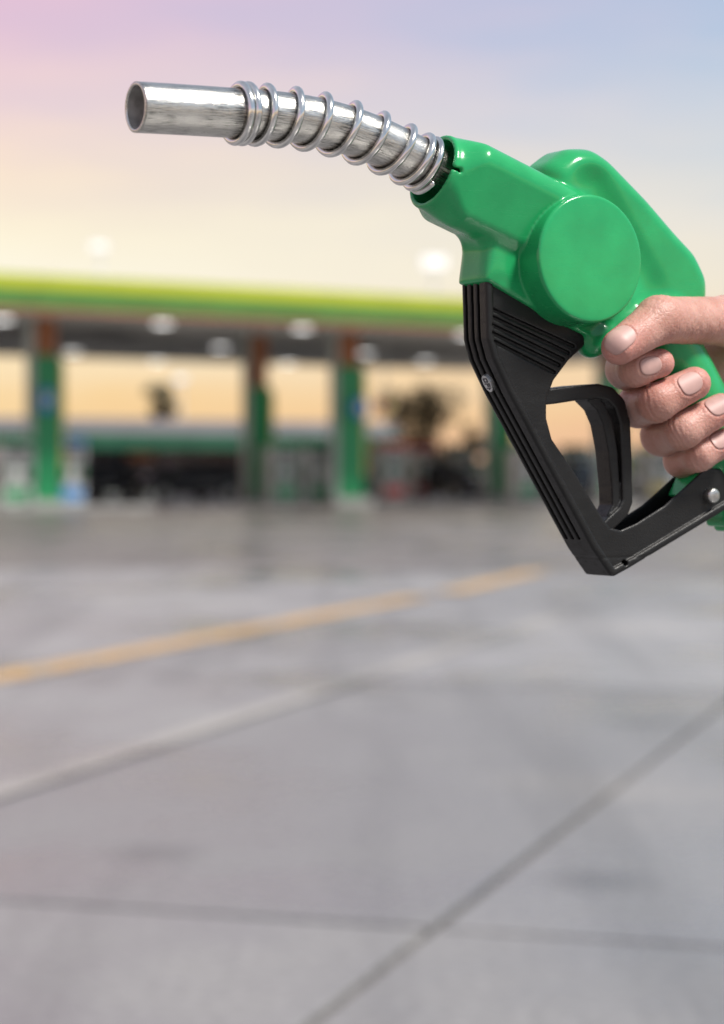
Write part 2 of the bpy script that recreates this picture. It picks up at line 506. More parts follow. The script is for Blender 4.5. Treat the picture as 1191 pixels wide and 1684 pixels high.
def skin():
    m, t, p = new_mat('skin')
    tcn = t.nodes.new('ShaderNodeTexCoord')
    n1 = t.nodes.new('ShaderNodeTexNoise'); n1.inputs['Scale'].default_value = 55; n1.inputs['Detail'].default_value = 5
    t.links.new(tcn.outputs['Object'], n1.inputs['Vector'])
    r1 = t.nodes.new('ShaderNodeValToRGB')
    r1.color_ramp.elements[0].position = 0.30; r1.color_ramp.elements[1].position = 0.70
    r1.color_ramp.elements[0].color = (0.44, 0.215, 0.165, 1); r1.color_ramp.elements[1].color = (0.59, 0.345, 0.285, 1)
    t.links.new(n1.outputs['Fac'], r1.inputs[0])
    # redness stored per vertex (fingertips, knuckles)
    at = t.nodes.new('ShaderNodeAttribute'); at.attribute_name = 'red'
    mx = t.nodes.new('ShaderNodeMixRGB'); mx.inputs[2].default_value = (0.54, 0.235, 0.20, 1)
    t.links.new(at.outputs['Fac'], mx.inputs[0]); t.links.new(r1.outputs[0], mx.inputs[1])
    t.links.new(mx.outputs[0], p.inputs['Base Color'])
    p.inputs['Subsurface Weight'].default_value = 0.35
    p.inputs['Subsurface Radius'].default_value = (1.0, 0.35, 0.2)
    p.inputs['Subsurface Scale'].default_value = 0.003
    p.inputs['Roughness'].default_value = 0.46
    p.inputs['Specular IOR Level'].default_value = 0.4
    # creases: cellular fine skin + larger wrinkles
    v1 = t.nodes.new('ShaderNodeTexVoronoi'); v1.feature = 'DISTANCE_TO_EDGE'; v1.inputs['Scale'].default_value = 480
    n3 = t.nodes.new('ShaderNodeTexNoise'); n3.inputs['Scale'].default_value = 90; n3.inputs['Detail'].default_value = 4
    t.links.new(tcn.outputs['Object'], n3.inputs['Vector'])
    add = t.nodes.new('ShaderNodeVectorMath'); add.operation = 'MULTIPLY_ADD'
    t.links.new(n3.outputs['Color'], add.inputs[0]); add.inputs[1].default_value = (0.004, 0.004, 0.004)
    t.links.new(tcn.outputs['Object'], add.inputs[2])
    t.links.new(add.outputs[0], v1.inputs['Vector'])
    mr = t.nodes.new('ShaderNodeMapRange'); mr.inputs['From Max'].default_value = 0.25
    t.links.new(v1.outputs['Distance'], mr.inputs['Value'])
    # crossing wrinkles, stronger where the vertex attribute says so
    wv = t.nodes.new('ShaderNodeTexNoise'); wv.inputs['Scale'].default_value = 1.0; wv.inputs['Detail'].default_value = 4
    mpw = t.nodes.new('ShaderNodeMapping'); mpw.inputs['Rotation'].default_value = (0, R(25), 0); mpw.inputs['Scale'].default_value = (500, 160, 140)
    t.links.new(tcn.outputs['Object'], mpw.inputs[0]); t.links.new(mpw.outputs[0], wv.inputs['Vector'])
    aw = t.nodes.new('ShaderNodeAttribute'); aw.attribute_name = 'wrinkle'
    mw = t.nodes.new('ShaderNodeMath'); mw.operation = 'MULTIPLY'
    t.links.new(wv.outputs['Fac'], mw.inputs[0]); t.links.new(aw.outputs['Fac'], mw.inputs[1])
    b1 = t.nodes.new('ShaderNodeBump'); b1.inputs['Strength'].default_value = 0.35; b1.inputs['Distance'].default_value = 0.00028
    t.links.new(mr.outputs[0], b1.inputs['Height'])
    b2 = t.nodes.new('ShaderNodeBump'); b2.inputs['Strength'].default_value = 0.8; b2.inputs['Distance'].default_value = 0.0012
    t.links.new(mw.outputs[0], b2.inputs['Height']); t.links.new(b1.outputs[0], b2.inputs['Normal'])
    t.links.new(b2.outputs[0], p.inputs['Normal'])
    return m


M['skin'] = skin()

# ------------------------------------------------------------------ ground
GY = math.atan2(2.32, 7.5)                    # the slab grid is turned this far from the view axis
ground = obj('ground', None)
gm = MB()
gm.add([(-1500, -300, -0.03), (1500, -300, -0.03), (1500, 2500, -0.03), (-1500, 2500, -0.03)], [(0, 1, 2, 3)])
bpy.data.objects.remove(ground)
ground = gm.build('ground', M['joint'], kind='structure')


def gpt(px, py):
    """ground point under a pixel"""
    D = FPX * CAM_H / (py - HORIZON)
    return Vector(((px - 595.5) / FPX * D, D, 0))


ga = Vector((math.sin(GY), math.cos(GY), 0))   # along the joints
gb = Vector((math.cos(GY), -math.sin(GY), 0))  # across
g0 = gpt(590, 1118)                            # a point on the pale joint
SW, SL, GAP = 2.15, 6.2, 0.03
slab_me = MB().box(-SW / 2 + GAP / 2, SW / 2 - GAP / 2, -SL / 2 + GAP / 2, SL / 2 - GAP / 2, -0.16, 0.0).mesh('concrete_slab', bevel=0.012)
slab_me.materials.append(M['concrete'])
old_me = slab_me.copy(); old_me.materials[0] = M['oldconcrete']
slabs = 0
for i in range(-16, 17):
    for j in range(-4, 14):
        c = g0 + gb * ((i + 0.5) * SW) + ga * (j * SL + 3.05)
        if c.y < -4 or c.y > 84 or abs(c.x) > 3.5 + 0.30 * max(c.y, 0):
            continue
        o = obj('concrete_slab', old_me if (c - g0).dot(ga) > 12.0 else slab_me, None, ground, loc=(c.x, c.y, random.uniform(-0.004, 0.004)))
        o.rotation_euler = (0, 0, -GY)
        slabs += 1
# the rest of the forecourt, beyond what can be told apart
far = MB()
far.add([(-1500, 80, -0.022), (1500, 80, -0.022), (1500, 2500, -0.022), (-1500, 2500, -0.022)], [(0, 1, 2, 3)])
far.build('far_ground', M['oldconcrete'], kind='structure')


def strip(name, p0, p1, w, mat, z, **kw):
    d = (p1 - p0).normalized()
    s = Vector((d.y, -d.x, 0)) * (w / 2)
    m = MB()
    n = 40
    vs_, fs_ = [], []
    for k in range(n + 1):
        p = p0.lerp(p1, k / n)
        j = 1 + random.uniform(-0.06, 0.06)
        vs_ += [(p - s * j + Vector((0, 0, z))), (p + s * j + Vector((0, 0, z)))]
    for k in range(n):
        fs_.append((2 * k, 2 * k + 1, 2 * k + 3, 2 * k + 2))
    m.add(vs_, fs_)
    return m.build(name, mat, **kw)


la, lb = gpt(-60, 1127), gpt(690, 982)
strip('painted_line', la, lb, 0.27, M['line'], 0.009, kind='structure')
lc, ld = gpt(738, 975), gpt(885, 940)
strip('painted_line', lc, ld, 0.30, M['line'], 0.009, kind='structure')
strip('joint_strip', g0 - ga * 8.5, g0 + ga * 6.0, 0.15, M['jointlight'], 0.0085, kind='structure')
# a low far ridge closes the horizon
rid = MB()
vs_, fs_ = [], []
nx = 160
for k in range(nx + 1):
    x = -900 + 1800 * k / nx
    h = 5 + 3 * math.sin(k * 0.23) + 2 * math.sin(k * 0.71 + 1) + random.uniform(-0.5, 0.5)
    vs_ += [(x, 900, -1), (x, 930, h), (x, 1100, -1)]
for k in range(nx):
    a = 3 * k
    fs_ += [(a, a + 3, a + 4, a + 1), (a + 1, a + 4, a + 5, a + 2)]
rid.add(vs_, fs_).build('hills', pmat('far_hills', (0.10, 0.11, 0.10), 0.9, var=0.3, scale=0.05), kind='structure')

# ------------------------------------------------------------------ petrol station
CYAW = math.atan2(8.5, 12.4)
P0 = Vector((-9.43, 56.3, 0))
cau, cbu = Vector((math.cos(CYAW), math.sin(CYAW), 0)), Vector((-math.sin(CYAW), math.cos(CYAW), 0))


def on_row(px, q):
    """canopy-local x where the pixel column meets the row q metres behind the front edge"""
    k = (px - 595.5) / FPX
    base = P0 + cbu * q
    # base + s*cau = D*(k,1)
    s = (k * base.y - base.x) / (cau.x - k * cau.y)
    return s


def cl(v):
    """world -> canopy local"""
    d = v - P0
    return Vector((d.dot(cau), d.dot(cbu), v.z))


TOPZ, SOFZ = 6.3, 5.4
x0c, x1c, DEP = on_row(-420, 0), on_row(1420, 0), 22.5
canopy = empty('forecourt_canopy', P0, CYAW, label='long petrol station canopy with lime and green fascia above the forecourt', cat='canopy')
mb = MB()
for (ax, bx, ay, by) in ((x0c, x1c, 0, 0.12), (x0c, x0c + 0.12, 0.12, DEP), (x1c - 0.12, x1c, 0.12, DEP), (x0c, x1c, DEP, DEP + 0.12)):
    mb.box(ax, bx, ay, by, SOFZ + 0.52, TOPZ)
mb.build('fascia_upper_band', M['lime'], canopy)
mb = MB()
for (ax, bx, ay, by) in ((x0c, x1c, 0.03, 0.15), (x0c + 0.03, x0c + 0.15, 0.15, DEP), (x1c - 0.15, x1c - 0.03, 0.15, DEP), (x0c, x1c, DEP - 0.03, DEP + 0.09)):
    mb.box(ax, bx, ay, by, SOFZ + 0.06, SOFZ + 0.52)
mb.build('fascia_lower_band', M['green'], canopy)
MB().box(x0c + 0.05, x1c - 0.05, 0.05, 0.2, SOFZ - 0.06, SOFZ + 0.06).build('fascia_edge_trim', M['orange'], canopy)
MB().box(x0c + 0.2, x1c - 0.2, 0.2, DEP - 0.1, SOFZ, SOFZ + 0.05).build('soffit', M['soffit'], canopy)
MB().box(x0c + 0.2, x1c - 0.2, 0.2, DEP - 0.1, TOPZ - 0.35, TOPZ - 0.25).build('roof_deck', M['soffit'], canopy)
lamp_me = MB().lathe([(0.05, 0.0), (0.30, 0.0), (0.34, -0.03), (0.34, -0.07), (0.28, -0.09)][::-1], (0, 0, 0), n=20).mesh('downlight')
lamp_me.materials.append(M['white'])
lens_me = MB().lathe([(0.02, -0.13), (0.2, -0.125), (0.27, -0.10), (0.27, -0.085)], (0, 0, 0), n=20).mesh('lens')
lens_me.materials.append(M['lamp'])
for px, py in ((267, 527), (363, 567), (497, 535), (258, 590), (473, 594), (602, 577), (765, 545), (890, 555), (120, 575), (5, 520), (700, 590), (1010, 560), (1130, 575)):
    D = FPX * (SOFZ - CAM_H) / (HORIZON - py)
    p = cl(Vector(((px - 595.5) / FPX * D, D, SOFZ)))
    o = obj('downlight', lamp_me, None, canopy, loc=p)
    obj('lens', lens_me, None, o)
for px, py, w in ((30, 537, 1.0), (120, 541, 1.3), (160, 541, 1.2), (205, 548, 1.0)):      # dark vents in the soffit
    D = FPX * (SOFZ - CAM_H) / (HORIZON - py)
    p = cl(Vector(((px - 595.5) / FPX * D, D, SOFZ)))
    MB().box(-w / 2, w / 2, -1.0, 1.0, -0.035, 0.0).build('soffit_vent', M['dark'], canopy, loc=p)


def column(px, q, w, split):
    x = on_row(px, q)
    c = obj('column', MB().box(-w / 2, w / 2, -0.16, 0.16, 0.3, split).mesh('column', bevel=0.03), M['colgreen'], canopy, loc=(x, q, 0))
    MB().box(-w * 0.42, w * 0.3, -0.15, 0.15, split, SOFZ).build('upper_cladding', M['orange'], c)
    MB().box(-w / 2 - 0.14, -w / 2 - 0.003, -0.10, 0.18, 0.2, SOFZ).build('side_panel', M['panel'], c)
    MB().box(w / 2 + 0.003, w / 2 + 0.10, -0.15, 0.15, 1.0, split - 0.15).build('edge_stripe', M['yellow'], c)
    MB().box(-w / 2 - 0.28, w / 2 + 0.18, -0.36, 0.36, 0, 0.3).build('plinth', M['kerb'], c)
    return c


column(-190, 3.0, 0.66, 4.3)
column(76, 3.0, 0.80, 4.35)
column(426, 6.0, 0.74, 3.75)
column(574, 3.5, 0.92, 4.35)
column(822, 6.0, 0.80, 4.0)
column(1005, 3.5, 0.86, 4.35)
column(1260, 6.0, 0.66, 4.0)


def wpos(px, q, z=0.0):
    return P0 + cau * on_row(px, q) + cbu * q + Vector((0, 0, z))


# kerbed islands
for px, q, ln, nm in ((-10, 3.2, 9.5, 'first'), (500, 4.6, 10.5, 'second'), (930, 4.8, 12.0, 'third')):
    p = wpos(px, q)
    i_ = MB().box(-ln / 2, ln / 2, -0.6, 0.6, 0, 0.14).build('pump_island', M['kerb'], None, bevel=0.04, loc=p, kind='structure')
    i_.rotation_euler = (0, 0, CYAW)


def make_pump(px, q, w, body, band, label):
    p = wpos(px, q, 0.12)
    t = empty('fuel_pump', p, CYAW, label=label, cat='fuel pump', group='pumps on the forecourt islands')
    MB().box(-w / 2, w / 2, -0.28, 0.28, 0.08, 1.25).build('cabinet', body, t, bevel=0.03)
    MB().box(-w / 2 + 0.03, w / 2 - 0.03, -0.25, 0.25, 0, 0.08).build('base', M['dark'], t)
    MB().box(-w / 2 - 0.02, w / 2 + 0.02, -0.30, 0.30, 1.25, 1.72).build('head', body, t, bevel=0.03)
    d = MB().box(-w / 2 + 0.1, w / 2 - 0.1, -0.325, -0.29, 1.32, 1.62).build('display', M['glass'], t)
    MB().box(-w / 2 + 0.14, w / 2 - 0.14, -0.335, -0.323, 1.36, 1.44).build('readout', M['panel'], d)
    MB().box(-w / 2 - 0.03, w / 2 + 0.03, -0.31, 0.31, 1.72, 1.95).build('top_band', band, t, bevel=0.02)
    MB().box(-w / 2 + 0.06, w / 2 - 0.06, -0.292, -0.282, 0.18, 0.55).build('lower_band', band, t)
    for s in (-1, 1):
        h = MB().box(s * w * 0.30 - 0.09, s * w * 0.30 + 0.09, -0.36, -0.283, 0.75, 1.18).build('holster', M['dark'], t, bevel=0.01)
        MB().prism([(s * w * 0.3 - 0.03, 0.85), (s * w * 0.3 + 0.03, 0.85), (s * w * 0.3 + 0.03, 1.05), (s * w * 0.3 + 0.10, 1.14), (s * w * 0.3 - 0.03, 1.14)], -0.42, -0.362).build('nozzle', M['colgreen'], h)
        pts = []
        for k in range(15):
            a = k / 14
            pts.append((s * (w * 0.30 + 0.22 * math.sin(a * math.pi)), -0.40 - 0.05 * math.sin(a * math.pi), 0.87 - 0.62 * math.sin(a * math.pi) + 0.4 * a))
        MB().tube(pts, 0.017).build('hose', M['rubber'], t, smooth=True)
    return t


make_pump(20, 3.2, 0.95, M['white'], M['colgreen'], 'white fuel pump with green top band left of the tall column')
make_pump(112, 3.2, 0.80, M['white'], M['blue'], 'white fuel pump with blue bands beside the first green column')
make_pump(462, 4.6, 0.95, M['panel'], M['colgreen'], 'pale grey fuel pump standing close to the orange-topped column')
make_pump(522, 4.6, 1.05, M['white'], M['colgreen'], 'white fuel pump with green bands between two columns')
make_pump(640, 4.6, 0.9, M['panel'], M['red'], 'pale fuel pump with red bands beside the column with a round blue sign')
make_pump(860, 4.8, 1.0, M['white'], M['colgreen'], 'white fuel pump with green bands seen beside the black nozzle guard')
make_pump(1075, 4.8, 1.0, M['white'], M['yellow'], 'white fuel pump with yellow bands behind the black nozzle guard')

for px, q, m_, b_, lb_ in ((500, 12.0, 'panel', 'blue', 'grey fuel pump with blue bands in the back row behind the white pumps'), (690, 11.0, 'white', 'red', 'white fuel pump with red bands near the bare-looking tree'),
                           (760, 12.0, 'panel', 'shopgreen', 'grey fuel pump with dark green bands by the small dark tree'), (945, 12.0, 'panel', 'shopgreen', 'grey fuel pump with dark green bands seen through the trigger loop')):
    make_pump(px, q, 0.95, M[m_], M[b_], lb_)

# round blue sign and small price board on the middle column
p = wpos(592, 3.1, CAM_H + (HORIZON - 660) / FPX * 60)
t = empty('round_sign', p, CYAW, label='round blue sign fixed to the green column', cat='sign')
MB().lathe([(0.30, -0.03), (0.32, -0.01), (0.32, 0.02), (0.26, 0.04)], (0, 0, 0), axis='y', n=28).build('disc', M['blue'], t)
MB().lathe([(0.10, -0.045), (0.12, -0.043), (0.12, -0.031)], (0, 0, 0), axis='y', n=20).build('centre_mark', M['white'], t)
p = wpos(632, 3.4, CAM_H + (HORIZON - 657) / FPX * 61)
t = empty('small_hanging_sign', p, CYAW, label='small red and yellow sign board hanging beside the round blue sign', cat='sign')
MB().box(-0.34, 0.34, -0.03, 0.03, -0.25, 0.25).build('board', M['white'], t)
MB().box(-0.30, -0.02, -0.04, -0.031, -0.20, 0.20).build('red_block', M['red'], t)
MB().box(0.02, 0.30, -0.04, -0.031, -0.20, 0.20).build('yellow_block', M['yellow'], t)
MB().box(-0.02, 0.02, -0.015, 0.015, 0.25, SOFZ - p.z + 0.02).build('hanger', M['steel'], t)
p = wpos(78, 2.6, CAM_H + (HORIZON - 655) / FPX * 59)
t = empty('small_blue_sign', p, CYAW, label='small pale blue sign on the column with yellow edge stripe', cat='sign')
MB().box(-0.17, 0.17, -0.03, 0.16, -0.35, 0.30).build('board', M['blue'], t, bevel=0.02)
MB().box(-0.10, 0.10, -0.038, -0.031, -0.12, 0.12).build('white_mark', M['white'], t)

# shop building behind the canopy
SQ = 31.0
sx0, sx1 = on_row(-220, SQ), on_row(630, SQ)
shop = empty('shop_building', P0 + cbu * SQ, CYAW, label='low station shop with pale parapet, green band and dark glass front', cat='building')
SH = 3.05
MB().box(sx0, sx1, 0.3, 9, 0, SH - 0.55).build('wall', M['lilac'], shop)
MB().box(sx0 - 0.2, sx1 + 0.2, -1.2, 9.2, SH - 0.5, SH + 0.25).build('parapet', M['lilac'], shop)
MB().box(sx0 - 0.22, sx1 + 0.22, -1.26, -1.2, SH - 1.02, SH - 0.35).build('green_band', M['shopgreen'], shop)
MB().box(sx0 - 0.2, sx1 + 0.2, -1.2, 0.3, SH - 0.62, SH - 0.5).build('awning_soffit', M['soffit'], shop)
n = 15
bw = (sx1 - sx0) / n
for k in range(n):
    a, b = sx0 + k * bw, sx0 + (k + 1) * bw
    f = MB().box(a + 0.02, b - 0.02, 0.18, 0.298, 0.05, SH - 0.66).build('window', M['frame'], shop)
    MB().box(a + 0.10, b - 0.10, 0.15, 0.178, 0.35, SH - 0.8).build('pane', M['glass'], f)
for k, (px, z, w, h, m) in enumerate(((232, 1.75, 1.3, 0.30, 'orange'), (330, 1.3, 0.9, 0.5, 'frame'))):
    MB().box(-w / 2, w / 2, -0.06, 0.0, z - h / 2, z + h / 2).build('window_poster', M[m], shop, loc=(on_row(px, SQ), 0.12, 0))
# a row of bollards/boxes in front of the shop window: stacked crates of bottled water
for k, px in enumerate((180, 205, 243)):
    pp = P0 + cau * on_row(px, SQ - 2.2) + cbu * (SQ - 2.2)
    t = empty('ice_chest', pp, CYAW, label=['grey chest freezer by the shop window, nearest the first column', 'grey chest freezer by the shop window, middle of three', 'grey chest freezer under the orange poster'][k], cat='freezer', group='chest freezers by the shop')
    MB().box(-0.42, 0.42, -0.35, 0.35, 0.05, 0.85).build('cabinet', M['panel'], t, bevel=0.03)
    MB().box(-0.44, 0.44, -0.37, 0.37, 0.85, 0.93).build('lid', M['glass'], t, bevel=0.01)
    MB().box(-0.40, 0.40, -0.33, 0.33, 0, 0.05).build('foot', M['dark'], t)


def make_car(loc, rz, paint, label):
    t = empty('parked_car', loc, rz, label=label, cat='car', group='cars parked on the forecourt')
    L_, W_, H_ = 4.4, 1.76, 1.46
    prof = [(-2.2, 0.35), (-2.2, 0.72), (-2.1, 0.86), (-1.05, 0.96), (-0.35, 1.42), (1.1, 1.46), (1.85, 1.02), (2.15, 0.95), (2.2, 0.7), (2.2, 0.35)]
    import bmesh
    bm = bmesh.new()
    rows = []
    for y in (-W_ / 2, -W_ / 2 + 0.09, W_ / 2 - 0.09, W_ / 2):
        row = []
        for x, z in prof:
            edge = abs(y) > W_ / 2 - 0.01
            yy = y
            if z > 1.0:
                yy = y * (1 - 0.24 * (z - 0.95) / 0.5)
            zz_ = z - (0.07 if edge and z > 0.6 else 0)
            row.append(bm.verts.new((x * (0.985 if edge else 1), yy, zz_)))
        rows.append(row)
    for a, b in zip(rows[:-1], rows[1:]):
        for k in range(len(prof)):
            k2 = (k + 1) % len(prof)
            bm.faces.new((a[k], a[k2], b[k2], b[k]))
    bm.faces.new(rows[0][::-1]); bm.faces.new(rows[-1])
    bmesh.ops.recalc_face_normals(bm, faces=bm.faces)
    me = bpy.data.meshes.new('body'); bm.to_mesh(me); bm.free()
    me.polygons.foreach_set('use_smooth', [True] * len(me.polygons))
    b = obj('body', me, paint, t)
    for s in (-1, 1):
        yb = s * (W_ / 2 - 0.035)
        yt = s * (W_ / 2 * 0.80)
        for pts in ([(-0.85, 0.98), (-0.28, 1.33), (0.25, 1.35), (0.25, 0.98)], [(0.32, 0.98), (0.32, 1.35), (1.0, 1.37), (1.5, 1.03)]):
            vs2 = [(x, (yb + (yt - yb) * (z - 0.95) / 0.5) * 1.015 + s * 0.02, z) for x, z in pts]
            vs3 = [(x, y - s * 0.05, z) for x, y, z in vs2]
            m = MB().add(vs2 + vs3, [(0, 1, 2, 3), (7, 6, 5, 4), (0, 4, 5, 1), (1, 5, 6, 2), (2, 6, 7, 3), (3, 7, 4, 0)])
            m.build('side_window', M['glass'], t)
        for x in (-1.35, 1.35):
            wv = MB().lathe([(0.24, -0.10), (0.31, -0.10), (0.32, -0.07), (0.32, 0.07), (0.31, 0.10), (0.24, 0.10)], (x, s * (W_ / 2 - 0.08), 0.32), axis='y', n=24).build('wheel', M['tyre'], t)
            MB().lathe([(0.06, -0.115), (0.20, -0.112), (0.215, -0.1), (0.215, 0.1), (0.20, 0.112), (0.06, 0.115)], (x, s * (W_ / 2 - 0.08), 0.32), axis='y', n=16).build('rim', M['steel'], wv)
        MB().box(-2.215, -2.12, s * 0.62 - 0.17, s * 0.62 + 0.17, 0.62, 0.76).build('headlight', M['white'], t, bevel=0.02)
        MB().box(2.12, 2.215, s * 0.66 - 0.14, s * 0.66 + 0.14, 0.70, 0.88).build('tail_light', M['redlens'], t, bevel=0.02)
        MB().box(-0.80, -0.66, s * 0.93 - 0.08, s * 0.93 + 0.08, 0.98, 1.10).build('mirror', paint, t, bevel=0.02)
    for nm, pts in (('windscreen', ((-1.0, 0.985), (-0.42, 1.375))), ('rear_window', ((1.18, 1.43), (1.78, 1.08)))):
        (xa, za), (xb, zb) = pts
        wa, wb = (0.72, 0.60) if nm == 'windscreen' else (0.60, 0.70)
        off = 0.02
        sx = -off if nm == 'windscreen' else off
        q_ = [(xa + sx, -wa, za + off), (xa + sx, wa, za + off), (xb + sx, wb, zb + off), (xb + sx, -wb, zb + off)]
        q2 = [(x - 2 * sx, y, z - 2 * off) for x, y, z in q_]
        MB().add(q_ + q2, [(0, 1, 2, 3), (7, 6, 5, 4), (0, 4, 5, 1), (1, 5, 6, 2), (2, 6, 7, 3), (3, 7, 4, 0)]).build(nm, M['glass'], t)
    MB().box(-2.23, -2.14, -0.5, 0.5, 0.40, 0.58).build('grille', M['dark'], t)
    return t


def gxy(px, D):
    return ((px - 595.5) / FPX * D, D, 0)


make_car(gxy(300, 74), CYAW + 0.1, M['carpaint'], 'dark saloon car parked before the shop front')
make_car(gxy(720, 78), CYAW + math.pi / 2 + 0.3, M['carpaint'], 'dark car parked under the canopy beside a tree')
make_car(gxy(935, 79), CYAW + 0.25, M['carpaint'], 'dark car parked beyond the black trigger loop')
make_car(gxy(470, 80), CYAW - 0.1, M['carpaint'], 'dark car parked behind the white fuel pumps')
make_car(gxy(1110, 84), CYAW + 0.2, M['carsilver'], 'silver car parked beyond the curled fingers')
make_car(gxy(130, 72), CYAW + 0.15, M['carpaint'], 'dark car standing behind the first green column')
make_car(gxy(600, 86), CYAW + 0.2, M['carsilver'], 'silver car parked beyond the round blue sign')


def crown(pts, n, size, mat, name, parent):
    """leafy crown: many small double triangles spread through ellipsoid clumps"""
    P = []
    for (c, r_) in pts:
        k = int(n * r_ ** 2 / sum(q[1] ** 2 for q in pts))
        d = rng.normal(size=(k, 3)); d /= np.linalg.norm(d, axis=1)[:, None]
        rad = r_ * rng.uniform(0.25, 1.08, size=(k, 1)) ** 0.6
        P.append(np.array(c)[None] + d * rad * np.array([1, 1, 0.8]))
    P = np.concatenate(P)
    k = len(P)
    a = rng.normal(size=(k, 3)); a /= np.linalg.norm(a, axis=1)[:, None]
    b = np.cross(a, rng.normal(size=(k, 3))); b /= np.linalg.norm(b, axis=1)[:, None]
    s = size * rng.uniform(0.6, 1.4, size=(k, 1))
    V = np.stack([P - a * s, P + b * s * 0.5, P + a * s, P - b * s * 0.5], 1).reshape(-1, 3)
    F = np.arange(4 * k).reshape(-1, 4)
    me = bpy.data.meshes.new(name)
    me.from_pydata(V.tolist(), [], F.tolist())
    return obj(name, me, mat, parent)


def make_tree(loc, h, spread, n, mat, label, clumps=9, low=0.45):
    t = empty('tree', loc, label=label, cat='tree', group='trees behind the station')
    m = MB()
    pts = [(0, 0, -0.1), (0.05, 0, h * 0.25), (-0.05, 0.05, h * 0.5), (0.05, 0, h * 0.85)]
    vs2, fs2 = sweep([Vector(p) for p in pts], [h * 0.035, h * 0.028, h * 0.02, h * 0.006], 8)
    m.add(vs2, fs2)
    cl_ = []
    for k in range(clumps):
        a = random.uniform(0, 6.28); rr = spread * random.uniform(0.2, 0.75)
        c = (rr * math.cos(a), rr * math.sin(a), h * random.uniform(low, 0.92))
        cl_.append((c, spread * random.uniform(0.28, 0.5)))
        vs2, fs2 = sweep([Vector((0, 0, h * low * 0.8)), Vector((c[0] * 0.5, c[1] * 0.5, (h * low * 0.8 + c[2]) / 2 + 0.1)), Vector(c)], [h * 0.014, h * 0.01, h * 0.003], 6)
        m.add(vs2, fs2)
    m.build('trunk', M['bark'], t, smooth=True)
    crown(cl_, n, 0.11 * h / 5, mat, 'crown', t)
    return t


make_tree(gxy(265, 101), 5.4, 0.8, 3000, M['leafdry'], 'thin sparse tree rising behind the low shop roof', 26, 0.25)
make_tree(gxy(695, 84), 4.6, 1.6, 3400, M['leafdry'], 'thin bare-looking tree in front of the glow beyond the shop', 22, 0.25)
make_tree(gxy(772, 86), 3.2, 0.75, 1500, M['leaf'], 'small dark green tree right of the bare-looking tree', 8, 0.35)
make_tree(gxy(1090, 92), 3.4, 1.2, 1500, M['leaf'], 'bushy dark tree seen behind the curled fingers', 8, 0.3)
make_tree(gxy(1240, 92), 4.0, 1.4, 1500, M['leaf'], 'broad dark tree at the far end of the forecourt', 8, 0.3)
hl = [((x, random.uniform(-0.3, 0.3), 0.95 + random.uniform(-0.2, 0.25)), 0.85) for x in np.arange(-9, 9.1, 0.7)]
hd = empty('hedge', gxy(900, 96), 0.15, label='long low dark hedge closing the far side of the forecourt', cat='hedge')
crown(hl, 9000, 0.12, M['hedge'], 'foliage', hd)
MB().box(-9, 9, -0.12, 0.12, -0.05, 1.2).build('stems', M['bark'], hd)


# a far belt of trees closes the view on both sides of the station
for sgn in (-1, 1):
    pts_ = []
    for k in range(42):
        ang = R(15 + k * 1.5) * sgn
        rr_ = 150 + random.uniform(-8, 8)
        pts_.append(((rr_ * math.sin(ang), rr_ * math.cos(ang), random.uniform(1.2, 2.6)), random.uniform(2.4, 4.0)))
    tb = crown(pts_, 9000, 0.45, M['hedge'], 'far_tree_belt', None)
    tag(tb, 'far dark belt of trees at the edge of the forecourt', 'trees', None, 'stuff')


def lamp_post(px, D, ztop, label, size=0.3, zb=0.0):
    t = empty('lamp_post', Vector(gxy(px, D)) + Vector((0, 0, zb)), label=label, cat='lamp post', group='floodlight posts round the station')
    ztop -= zb
    v2, f2 = sweep([Vector((0, 0, 0)), Vector((0, 0, ztop * 0.5)), Vector((0, 0, ztop))], [0.06, 0.05, 0.035], 12)
    MB().add(v2, f2).build('pole', M['white'], t, smooth=True)
    MB().box(-0.2, 0.2, -0.2, 0.2, 0, 0.25).build('base', M['kerb'], t, bevel=0.03)
    MB().box(-0.03, 0.03, -0.30, 0.05, ztop - 0.03, ztop + 0.03).build('bracket', M['white'], t)
    hd_ = MB().box(-size, size, -0.42, -0.1, ztop + 0.03, ztop + 0.03 + size).build('lamp_head', M['white'], t, bevel=0.03)
    MB().box(-size * 0.85, size * 0.85, -0.432, -0.421, ztop + 0.07, ztop + size - 0.02).build('lens', M['floodlamp'], hd_)
    return t


lamp_post(714, 66.5, CAM_H + (HORIZON - 446) / FPX * 66.5, 'white floodlight on a short post on the canopy roof beside the nozzle', 0.42, TOPZ - 0.26)
lamp_post(165, 60.5, CAM_H + (HORIZON - 416) / FPX * 60.5, 'white floodlight on a short post on the canopy roof above the first column', 0.24, TOPZ - 0.26)
lamp_post(298, 104.0, CAM_H + (HORIZON - 631) / FPX * 104, 'short floodlight post behind the low shop roof next to the sparse tree')

# ------------------------------------------------------------------ nozzle frame
TH = R(31)
U = np.array([math.cos(TH), math.sin(TH), 0.0])
NV = np.array([math.sin(TH), -math.cos(TH), 0.0])
CAM = np.array([0, 0, CAM_H])


def ray(px, py):
    return np.array([(px - 595.5) / FPX, 1.0, (HORIZON - py) / FPX])


O3 = CAM + NOZ_D * ray(850, 500)


def L(px, py, w=0.0):
    """pixel + offset from the nozzle's mid plane (mm, towards the viewer) -> nozzle-local (u, v, w) in mm"""
    r_ = ray(px, py)
    t = ((O3 - CAM).dot(NV) + w / 1000.0) / r_.dot(NV)
    p = CAM + t * r_ - O3
    return np.array([p.dot(U) * 1000, p[2] * 1000, w])


def to_local(a):
    """(u,v,w) mm -> local mesh coordinates in metres"""
    a = np.asarray(a, float)
    return np.stack([a[..., 0], -a[..., 2], a[..., 1]], -1) / 1000.0


